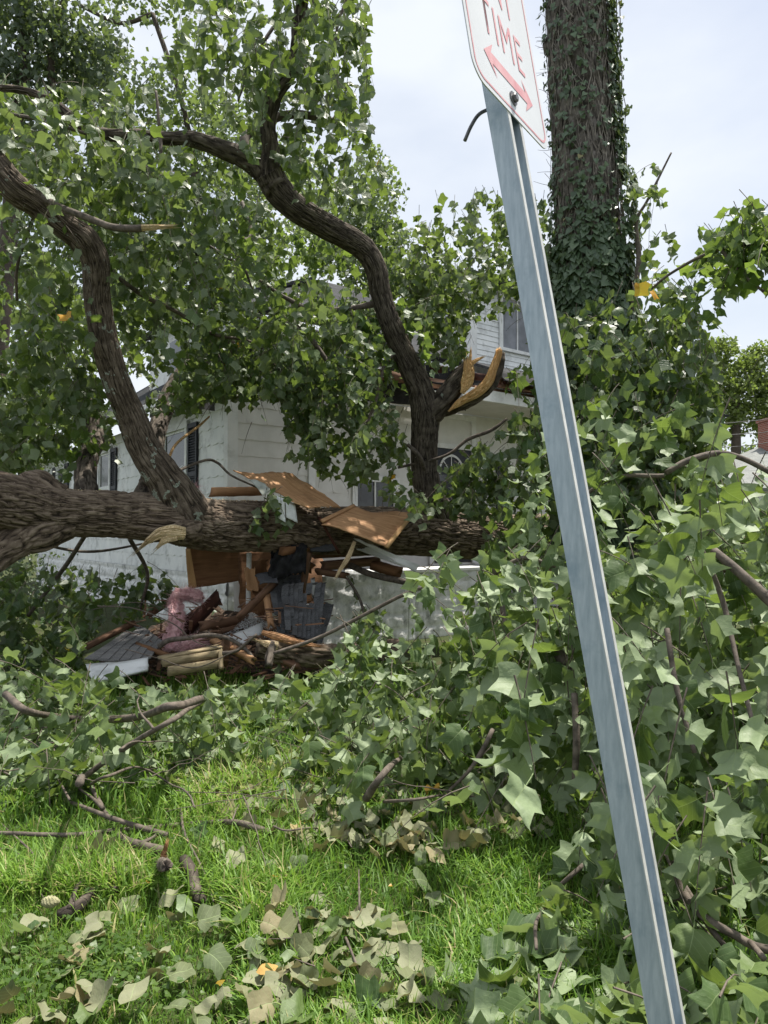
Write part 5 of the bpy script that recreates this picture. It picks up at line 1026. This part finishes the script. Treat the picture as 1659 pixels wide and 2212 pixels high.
# rubble core under the boards
n1, n2 = 90, 60; xs, ys = np.meshgrid(np.linspace(0, 1, n1), np.linspace(0, 1, n2)); A0, A1, A2, A3 = G(190, 1470, 0), G(740, 1470, 0), P(700, 1300, 10.0), P(270, 1290, 10.0)
Pt = (A0*(1-xs)[..., None]+A1*xs[..., None])*(1-ys)[..., None]+(A3*(1-xs)[..., None]+A2*xs[..., None])*ys[..., None]; Pt[..., 2] = .02+np.sin(np.pi*np.clip(xs, 0, 1))*np.clip(ys*1.2, 0, 1)*.42*(.5+vnoise(xs*9, ys*9, 4))+vnoise(xs*30, ys*30, 5)*.08
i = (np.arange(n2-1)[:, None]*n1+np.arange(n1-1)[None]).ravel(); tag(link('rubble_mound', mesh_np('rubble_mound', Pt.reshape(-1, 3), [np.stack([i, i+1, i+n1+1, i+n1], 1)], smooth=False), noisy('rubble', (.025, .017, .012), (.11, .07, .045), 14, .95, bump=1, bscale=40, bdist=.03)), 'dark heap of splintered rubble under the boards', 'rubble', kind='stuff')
deb(sheet('dark_backdrop', Q((510, 1185, 9.5), (700, 1180, 9.9), (700, 1300, 9.5), (515, 1345, 9.3)), .02, MT['ply_dark'], None, 16, 12, .06, .04, 51), 'dark brown sheet added as backdrop to darken the gap behind the hanging shingles', 'board', GD)  # added dark sheet, keeps the pale house wall from showing through the pile
deb(sheet('roofing_felt', Q((585, 1180, 8.25), (668, 1150, 8.35), (664, 1238, 8.3), (572, 1250, 8.1)), .015, MT['tar'], None, 26, 18, .12, .12, 52), 'large crumpled black felt sheet spilling over the top of the hanging shingles', 'roofing felt')
deb(sheet('shingle_piece', Q((550, 1244, 8.3), (600, 1232, 8.35), (604, 1256, 8.2), (560, 1262, 8.1)), .012, MT['shingle'], None, 8, 4, .03, .1, 53), 'small curled shingle piece left of the crumpled black felt', 'shingles')
for i_, (a, b, w_, h_, mt_, lb) in enumerate([
 (P(590, 1262, 8.4), P(520, 1330, 8.0), .04, .09, 'lumber', 'board leaning across the spilled pale granules'),
 (P(440, 1352, 8.1), P(530, 1336, 8.6), .05, .10, 'lumber', 'brown board lying above the dark beam with granules'),
 (P(300, 1395, 7.6), P(372, 1420, 7.2), .04, .05, 'ply_dark', 'rusty board between the dusty slab and the crate'),
 (P(465, 1385, 7.6), P(545, 1425, 7.1), .05, .06, 'ply', 'orange brown board right of the crate'),
 (P(615, 1190, 8.2), P(690, 1180, 8.6), .05, .09, 'ply_dark', 'brown board pinned right under the trunk beside the black felt'),
 (P(690, 1235, 8.8), P(745, 1243, 8.9), .05, .07, 'lumber', 'lowest brown board resting on the white pier'),
 (P(575, 1290, 8.3), P(585, 1348, 8.1), .07, .03, 'ply', 'upright orange splinter board left of the shingle mats')]):
    deb(beam('broken_board', a, b, w_, h_, MT[mt_], None, jag=.08, seed=170+i_, up=(0, -.4, 1), warp=.008), lb, 'board', GD)
# yellow-brown slatted crate
cr_ = empty('wooden_crate', P(410, 1430, 6.9), 'yellow brown slatted wooden crate broken open at the foot of the wreckage', 'crate')
for i_, (a, b, h_) in enumerate([((345, 1421, 6.9), (474, 1396, 7.2), .02), ((352, 1432, 6.85), (476, 1411, 7.15), .075), ((365, 1450, 6.8), (478, 1432, 7.1), .09)]):
    beam('slat', P(*a), P(*b), .02 if i_ else .12, h_, noisy('crate_wood_%d' % i_, (.20, .15, .085), (.40, .32, .19), 10, .8, (1, 6, 6), 'UV') if i_ == 0 else bpy.data.materials['crate_wood_0'], cr_, seed=i_, warp=.004, jag=.02)
beam('end_board', P(478, 1400, 7.2), P(494, 1412, 7.35), .03, .28, MT['lumber'], cr_, seed=7); beam('corner_post', P(476, 1398, 7.18), P(478, 1446, 7.05), .04, .05, bpy.data.materials['crate_wood_0'], cr_, seed=8, up=(0, 1, 0))
# split log
lg = empty('split_log', P(640, 1405, 7.4), 'split log with orange grained face lying at the foot of the shingle mat', 'log')
limb('log', [(556, 1400, 7.2, 15), (600, 1408, 7.3, 24), (680, 1415, 7.45, 24), (760, 1412, 7.7, 22), (860, 1400, 8.1, 20)], 'bark', lg, ns=80, ridge=.035, cell=.05, seed=61)
splinter('split_face', [(566, 1366, 7.15), (600, 1376, 7.15), (640, 1388, 7.2), (690, 1396, 7.3)], [5, 9, 8, 3], .04, 'ply', lg, 41); splinter('broken_end', [(600, 1395, 7.1), (580, 1392, 7.08), (557, 1384, 7.08)], [10, 8, 3], .03, 'splinter_pale', lg, 42)
limb('stub', [(590, 1390, 7.1, 8), (584, 1412, 7.0, 9), (578, 1440, 6.9, 8)], 'bark_limb', lg, ns=20, seed=62)

# ================================================================ STICKS ON THE LAWN
def stick(label, l, r, h=.05, D=None, mat='stick', sub=(), name='broken_branch', wob=.02, r1=None):
    pts = [G(u, v, h*(1+.6*math.sin(i*1.7))) if D is None else P(u, v, D[i]) for i, (u, v) in enumerate(l)]
    if D is None and len(pts) > 2: pts = [np.array([p[0], p[1], p[2]]) for p in pts]
    R = np.linspace(r, r1 if r1 else r*.45, len(pts)); e = empty(name, pts[0], label, 'branch', 'broken branches on the lawn')
    tube('stem', pts, R, MT[mat], e, ns=10, step=.03, wob=wob, lump=.25, seed=len(label), ridge=r*.12, cell=r*.8)
    for s_ in sub:
        q = [G(u, v, h*(1+.8*math.sin(i*1.3+1))) for i, (u, v) in enumerate(s_)]; tube('side_twig', q, np.linspace(r*.5, r*.15, len(q)), MT[mat], e, ns=6, step=.03, wob=wob, seed=3)
    return e
stick('long smooth branch slanting down left from the leaf heap on the left', [(450, 1505), (370, 1552), (260, 1620), (185, 1675), (175, 1690)], .014, .38, sub=[[(260, 1620), (300, 1600), (390, 1602)], [(330, 1575), (300, 1520), (305, 1480)]], r1=.02)
stick('thick dark branch lying level across the leaf heap on the left', [(450, 1508), (375, 1526), (275, 1552), (150, 1552), (65, 1538), (10, 1500)], .026, .38, r1=.022)
stick('reddish branch running from the left edge down to the torn stump', [(360, 1802), (235, 1765), (150, 1730), (60, 1690), (10, 1670)], .014, .07, sub=[[(150, 1730), (110, 1650), (60, 1610)]])
stick('crooked dark branch joined to the torn reddish stump on the grass', [(350, 1838), (300, 1825), (265, 1812), (240, 1780), (222, 1748), (200, 1700), (195, 1688)], .024, .06, sub=[[(222, 1748), (180, 1705), (60, 1620)], [(300, 1825), (330, 1810), (340, 1795)]])
stick('long level branch crossing the grass from the left edge to the middle', [(-20, 1803), (150, 1805), (250, 1795), (425, 1780), (500, 1777), (540, 1785), (590, 1802)], .010, .06, r1=.016, sub=[[(500, 1777), (515, 1740), (528, 1728)]])
stick('arched branch curving down to the left edge of the grass', [(215, 1832), (170, 1830), (85, 1847), (40, 1875), (-10, 1905)], .013, .05, sub=[[(75, 1850), (30, 1800), (0, 1770)]])
stick('thin bowed twig standing up from the leaf heap and falling to the grass', [(195, 1690), (230, 1672), (310, 1660), (370, 1690), (405, 1710), (418, 1740)], .008, .28)
stick('slim straight twig running down through the middle left grass', [(388, 1720), (393, 1790), (430, 1875), (462, 1950)], .008, .05)
stick('short stubby bark covered log on the grass left of centre', [(398, 1858), (412, 1880), (420, 1915), (432, 1948)], .030, .05, mat='bark_limb', r1=.026)
stick('knotty broken limb piece lying in the grass at lower left', [(130, 1975), (165, 1957), (195, 1930), (215, 1915), (248, 1920)], .026, .04, mat='bark_limb', sub=[[(150, 1965), (170, 1910), (210, 1893)]], r1=.016)
stick('thin forked twig among the dry leaves at bottom centre', [(635, 1950), (655, 2035), (682, 2090), (702, 2140)], .006, .05, sub=[[(652, 2025), (600, 2030), (540, 2022)], [(680, 2090), (640, 2075), (620, 2068)]])
stick('upright reddish twig standing in the grass at bottom centre', [(777, 1985), (776, 1940), (777, 1880)], .006, .08)
stick('bent dark twig below the upright reddish twig', [(750, 2030), (770, 2075), (792, 2125)], .006, .05)
stick('grey bent branch dropping from the leaves left of the sign post', [(1295, 1847), (1245, 1880), (1200, 1920), (1175, 1960), (1155, 2000), (1155, 2055)], .010, .12, r1=.006)
stick('long thin twig lying level along the upper edge of the bare grass', [(830, 1732), (900, 1728), (960, 1718), (1030, 1720)], .009, .2)
stick('stout branch rising out of the pale leaves in the middle', [(790, 1722), (829, 1668), (870, 1635), (892, 1622)], .020, .25)
stick('faint thin twig trailing over the grass right of the level branch', [(590, 1785), (620, 1795), (680, 1790), (740, 1810), (760, 1830)], .006, .08)
stick('thin twig at the left edge above the arched branch', [(-10, 1832), (30, 1835), (60, 1870), (70, 1905), (95, 1948)], .005, .05)
for i_, (lb, l, r) in enumerate([('dark branch arching over the foot of the wreckage', [(343, 1400, 7.1), (365, 1385, 7.1), (400, 1380, 7.1), (447, 1372, 7.2), (490, 1378, 7.2), (530, 1400, 7.2), (552, 1425, 7.1)], .028), ('hooked dark branch beside the split log', [(480, 1410, 7.0), (510, 1405, 7.0), (535, 1385, 7.0), (552, 1372, 7.0)], .02),
        ('thin twig crossing in front of the pink insulation', [(210, 1306, 7.0), (290, 1312, 7.0), (370, 1345, 7.0), (420, 1385, 7.0), (480, 1402, 6.9)], .007), ('bare twig reaching left from the foot of the wreckage', [(520, 1400, 6.8), (420, 1440, 6.7), (340, 1420, 6.7), (270, 1400, 6.7)], .006), ('fine bare twig above the dusty shingled slab', [(200, 1320, 7.2), (290, 1300, 7.2), (350, 1312, 7.2), (395, 1345, 7.2)], .005)]):
    e = empty('broken_branch', P(*l[0]), lb, 'branch', 'broken branches in the wreckage'); tube('stem', [P(*q) for q in l], np.linspace(r, r*.6, len(l)), MT['stick'], e, ns=10, step=.03, wob=.03, ridge=r*.15, cell=.02, seed=90+i_)
# torn stump
e = empty('torn_stump', G(352, 1865, 0), 'reddish torn branch stump standing in the grass', 'stump'); tube('stub', [G(350, 1868, .0), G(352, 1868, .10), G(360, 1870, .20)], [.03, .028, .022], MT['bark_limb'], e, ns=24, step=.02, ridge=.012, jag=.03); splinter('torn_wood', [(350, 1866, 3.35), (354, 1845, 3.35), (360, 1825, 3.35)], [7, 6, 3], .01, 'ply', e, 4)
# seed pods
def pod(u, v, D, label):
    V = []; Fq = []; ns, nl = 14, 12; c = P(u, v, D)
    for i in range(nl):
        t = i/(nl-1); r = .022*math.sin(math.pi*min(1, t*.9+.08))**.7
        for j in range(ns):
            a = j*2*math.pi/ns+(i % 2)*math.pi/ns; rr = r*(1+.12*((i+j) % 2)); V.append(c+np.array([(t-.5)*.075, rr*math.cos(a), rr*math.sin(a)]))
    for i in range(nl-1):
        for j in range(ns): Fq.append((i*ns+j, i*ns+(j+1) % ns, (i+1)*ns+(j+1) % ns, (i+1)*ns+j))
    Fq += [tuple(range(ns))[::-1], tuple((nl-1)*ns+j for j in range(ns))]
    tag(qmesh('seed_cone', V, Fq, noisy('cone_scales', (.20, .20, .10), (.36, .34, .2), 60, .8, bump=.6), None), label, 'seed cone')
pod(1535, 1825, 2.72, 'knobbly tan seed cone lying among leaves right of the sign post'); pod(110, 1948, 2.95, 'small round brown cone lying in the grass at lower left')

# ================================================================ LOOSE LEAVES ON THE LAWN
def leaf_things():
    T = templ('dry'); protos = []
    for t, (V, q, uv) in enumerate(T[:8]):
        W_ = V*.095; nv = len(V); me = mesh_np('fallen_leaf', W_, [q], [uv], {'lv': np.full(nv, (t*.137+.2) % .95)}); me.materials.append(MT['leaf_dry'] if t % 4 else MT['leaf_near']); protos.append(me)
    spots = [(560, 2020), (600, 1990), (640, 1980), (690, 1990), (720, 2010), (750, 1990), (790, 2000), (820, 1985), (840, 2010), (700, 2040), (740, 2050), (660, 2060), (620, 2050), (585, 1965), (535, 2060), (560, 2100), (600, 2110), (640, 2140), (690, 2120), (540, 2160), (580, 2180), (480, 2130), (450, 2060), (430, 1990), (400, 1965), (380, 1975), (330, 2090), (220, 2130), (200, 2190), (160, 2150), (30, 2150), (20, 2060), (70, 2010), (90, 1990), (240, 1870), (270, 1865), (140, 1860), (230, 1850), (580, 1860), (490, 1855), (780, 2170), (830, 2180), (860, 2150), (720, 2190), (660, 2200), (880, 2040), (900, 1900), (930, 1930), (1000, 2150), (950, 2180), (1060, 2190), (700, 1740), (770, 1745), (840, 1760), (790, 1780), (830, 1800), (730, 1770), (900, 1760), (1150, 1760), (1180, 1780), (660, 1780), (600, 1730), (640, 1850), (470, 1830), (420, 1790), (1120, 2130), (1010, 1790), (1090, 1800), (510, 2000), (670, 1940)]
    for i, (u, v) in enumerate(spots):
        o = bpy.data.objects.new('fallen_leaf', protos[i % 8]); C.objects.link(o); p = G(u, v, .05+.04*random.random()); o.location = tuple(p); s = random.uniform(.65, 1.2); o.scale = (s, s, s)
        o.rotation_euler = (random.uniform(-.5, .6), random.uniform(-.4, .4)+(math.pi if i % 3 == 0 else 0), random.uniform(0, 6.28))
        where = 'near the upper edge of the open grass' if v < 1825 else ('on the grass in the lower left' if u < 500 else 'in the scattered patch at bottom centre')
        kind = 'green' if i % 8 in (0, 4) else 'dry tan'
        tag(o, 'loose %s curled leaf lying %s' % (kind, where), 'leaf', '%s leaves %s' % (kind, where))
leaf_things()
def litter(n, poly, size, mat, seed, label, name='leaf_litter', key='dry'):
    rng = np.random.default_rng(seed); pa = np.array(poly, float); lo, hi = pa.min(0), pa.max(0); P_ = []
    while len(P_) < n:
        u, v = rng.uniform(lo[0], hi[0]), rng.uniform(lo[1], hi[1])
        if inpoly(np.array([u]), np.array([v]), pa)[0]: P_.append(G(u, v, .03+.06*rng.random()))
    P_ = np.array(P_); az = rng.uniform(0, 6.28, n); ax = np.stack([np.cos(az), np.sin(az), rng.uniform(-.3, .4, n)], 1); nr = np.stack([rng.normal(0, .4, n), rng.normal(0, .4, n)-.1, np.where(rng.random(n) < .5, 1, -1)], 1)
    tag(link(name, leaves_mesh(name, P_, ax, nr, size*rng.uniform(.7, 1.2, n), key, None, rng), MT[mat]), label, 'leaves', kind='stuff')
litter(300, [(300, 1650), (560, 1630), (860, 1670), (1200, 1720), (1180, 1800), (900, 1860), (600, 1800), (380, 1720)], .09, 'leaf_dry', 1, 'pale wilted leaves littering the upper edge of the open grass')
litter(950, [(-60, 1520), (560, 1500), (900, 1580), (1000, 1700), (900, 1770), (560, 1730), (330, 1690), (-60, 1750)], .115, 'leaf_near', 2, 'pale and green leaves carpeting the ground on the left', key='near')
litter(60, [(520, 1960), (860, 1970), (1000, 2200), (500, 2230), (560, 2080)], .09, 'leaf_dry', 3, 'dry tan leaf litter scattered at bottom centre')
litter(22, [(-60, 2000), (420, 1900), (430, 2200), (-60, 2230)], .10, 'leaf_dry', 6, 'few dry leaves half sunk in the short grass at bottom left')
litter(190, [(1000, 2050), (1250, 1960), (1700, 1900), (1700, 2260), (1000, 2260)], .115, 'leaf_near', 4, 'broad green leaves carpeting the bottom right corner', key='near')

nw = 1000; wu = np.concatenate([RNG.normal(180, 140, nw//2), RNG.uniform(-40, 1100, nw//2)]); wv = np.concatenate([RNG.normal(2070, 50, nw//2), RNG.uniform(1700, 2212, nw//2)])
wp = np.array([G(a, b, .03+.05*RNG.random()) for a, b in zip(wu, wv)]); wa = RNG.normal(0, 1, (nw, 3)); wa[:, 2] *= .2; wn = RNG.normal(0, .3, (nw, 3)); wn[:, 2] = 1
tag(link('weeds', leaves_mesh('weeds', wp, wa, wn, RNG.uniform(.014, .03, nw), 'ivy'), MT['leaf_bright']), 'small round leaved weeds among the grass', 'weeds', kind='stuff')
tw = []
for k_ in range(110):
    a = G(RNG.uniform(-60, 1150), RNG.uniform(1480, 1740), RNG.uniform(.06, .3)); th_ = RNG.uniform(0, 6.28); d_ = np.array([math.cos(th_), math.sin(th_)*.6, RNG.uniform(-.25, .35)])*RNG.uniform(.25, .8); t = np.linspace(0, 1, 8)[:, None]
    q = a+d_*t+np.cumsum(RNG.normal(0, .008, (8, 3)), 0); q[:, 2] = np.maximum(q[:, 2], .03); tw.append(q)
tw = tw[:60]
V, f = tubes_multi(np.array(tw), RNG.uniform(.002, .005, 60), .0015, 5); tag(link('fine_twigs', mesh_np('fine_twigs', V, [f]), MT['stick']), 'fine bare twigs tangled in the heaped leaves', 'twigs', kind='stuff')

# ================================================================ BACKGROUND
def bg_tree(label, D, blobs, cover, size, mat, seed, trunk=None, name='background_tree', key='dot'):
    rng = np.random.default_rng(seed); c0 = P(blobs[0][0], 1150, D); e = empty(name, (c0[0], c0[1], 0), label, 'tree', None); lp = size*F/D; ps = []
    for (u, v, ru, rv) in blobs:
        c = P(u, v, D); Rx, Rz = ru*D/F, rv*D/F; nb = int(cover*math.pi*ru*rv/(lp*lp*.40)); ncl = max(6, nb//40); d = rng.normal(0, 1, (ncl, 3)); d /= np.linalg.norm(d, axis=1)[:, None]; d *= (rng.random(ncl)**.4)[:, None]
        cc = c+d*np.array([Rx, max(Rx, Rz)*.8, Rz]); k = rng.integers(0, ncl, nb); ps.append(cc[k]+rng.normal(0, 1, (nb, 3))*np.array([1, 1, .7])*max(.28, Rx*.11))
    ps = np.vstack(ps); n = len(ps); uv = proj(ps); kk = ps[:, 2] > .1
    for pg, Dk, sh in KEEP:
        if Dk == 60 and sh > .7: kk &= ~(inpoly(uv[:, 0], uv[:, 1], pg) & (rng.random(n) < sh))
    ps = ps[kk]; n = len(ps); ax = rng.normal(0, 1, (n, 3)); ax[:, 2] -= .8; nr = rng.normal(0, .8, (n, 3)); nr[:, 2] += .6
    lv = np.clip(rng.random(n)*.7+.3*vnoise(ps[:, 0]*.7, ps[:, 2]*.7, seed), 0, .98)
    link('crown', leaves_mesh('crown', ps, ax, nr, size*rng.uniform(.7, 1.3, n), key, lv, rng), MT[mat], e)
    base = blobs[0]; tp = trunk or [(base[0], 1180, D, 14), (base[0], base[1], D, 8)]
    for t_ in ([tp] if not isinstance(tp[0], list) else tp): limb('trunk', t_, 'bark_limb', e, ns=14, step=.2, ridge=0)
    return e
bg_tree('dark fine leaved tree filling the top left corner behind the fallen tree', 17, [(60, 30, 190, 150), (180, 110, 110, 90), (20, 200, 120, 120)], 3.0, .16, 'bg_leaf_dark', 1, [[(-20, 900, 17, 22), (20, 500, 17, 18), (60, 0, 17, 10)], [(130, 300, 17, 6), (110, 120, 17, 8), (150, -40, 17, 6)]])
bg_tree('tall bright leaved tree behind the house at upper centre left', 24, [(330, -20, 190, 60), (230, 180, 120, 90), (420, 260, 200, 120), (560, 420, 190, 150), (330, 500, 200, 140), (480, 640, 220, 120), (150, 560, 200, 160)], 2.3, .20, 'bg_leaf', 2, [[(420, 900, 24, 14), (430, 500, 24, 11), (400, 250, 24, 6), (330, 30, 24, 5)], [(330, 30, 24, 5), (260, 50, 24, 4), (170, 10, 24, 4)]])
bg_tree('pale green hazy tree rising behind the roof right of the centre limb', 30, [(800, 420, 75, 120), (840, 560, 110, 110), (770, 560, 100, 100), (700, 480, 80, 120)], 2.4, .20, 'bg_leaf', 3)
bg_tree('sunlit yellow green tree far behind the house on the left', 34, [(560, 560, 120, 90), (640, 620, 60, 40), (180, 700, 200, 150), (60, 850, 120, 120)], 1.6, .24, 'bg_leaf_yellow', 4)
bg_tree('yellow green tree beyond the brick chimney at the right edge', 42, [(1590, 830, 80, 75), (1560, 760, 40, 40), (1650, 800, 60, 60), (1540, 900, 60, 70), (1650, 900, 70, 60)], 4.2, .24, 'bg_leaf_yellow', 5)
bg_tree('glossy small leaved holly beside the left end of the house', 12.5, [(50, 900, 110, 70), (20, 970, 90, 60), (110, 950, 60, 30), (-20, 1250, 80, 110)], 2.6, .06, 'bg_leaf_dark', 6, name='holly_tree')
bg_tree('grey green tree line behind the right neighbour', 60, [(1500, 980, 90, 60), (1650, 1010, 90, 60), (1400, 960, 80, 80), (1250, 980, 120, 80)], 3, .4, 'bg_leaf', 7)
bg_tree('dark leafy tree standing left of the house behind the big trunk', 24, [(-20, 1020, 120, 90), (-60, 1130, 110, 100), (60, 1110, 30, 70)], 3.2, .2, 'bg_leaf_dark', 8)
# neighbour
nb_ = empty('neighbour_house', P(1700, 1170, 26)*np.array([1, 1, 0]), 'neighbouring house with pale grey roof and red brick chimney at the right edge', 'house')
def NP(x, y, z): return P(1715, 1150, 26)*np.array([1, 1, 0])+np.array([x, y, z])
mb = MB(); mb.box(NP(-2.5, 0, 0), (11, 0, 0), (0, 8, 0), (0, 0, 3.3)); mb.build('wall', MT['white'], nb_)
slab4('roof', [NP(-3.1, -.5, 3.2), NP(9.5, -.5, 3.2), NP(9.5, 4, 5.6), NP(1.1, 4, 5.3)], .12, MT['roof_far'], nb_)
slab4('roof', [NP(-3.1, -.5, 3.2), NP(1.1, 4, 5.3), NP(1.1, 4.2, 5.3), NP(-3.1, 8.5, 3.2)], .12, MT['roof_far'], nb_)
mb = MB(); mb.box(NP(.8, 3.2, 4.2), (.75, 0, 0), (0, .7, 0), (0, 0, 2.0)); ch = mb.build('chimney', MT['brick'], nb_); mb = MB(); mb.box(NP(.74, 3.14, 6.2), (.87, 0, 0), (0, .82, 0), (0, 0, .12)); mb.build('chimney_cap', MT['brick'], ch)
for x_ in (.2, 2.4, 4.6):
    mb = MB(); mb.box(NP(x_, -.04, 1.2), (1.0, 0, 0), (0, .03, 0), (0, 0, 1.4)); w_ = mb.build('window', MT['trim'], nb_); mb = MB(); mb.box(NP(x_+.1, -.06, 1.3), (.8, 0, 0), (0, .02, 0), (0, 0, 1.2)); mb.build('pane', MT['glass'], w_)
for i_, (a, b, lb) in enumerate([((1540, 917, 22), (1760, 885, 20), 'topmost of the three wires by the chimney'), ((1540, 942, 22), (1760, 915, 20), 'middle of the three wires by the chimney'), ((1500, 972, 22), (1760, 938, 20), 'lowest of the three wires by the chimney')]):
    A_, B_ = P(*a), P(*b); m_ = (A_+B_)/2-np.array([0, 0, .08]); tag(tube('utility_wire', [A_+(A_-B_)*1.5, A_, m_, B_, B_+(B_-A_)], [.012]*5, MT['shingle_light'], None, ns=5, step=.5), lb, 'wire', 'utility wires')
print('LEAVES', FCOUNT[0])
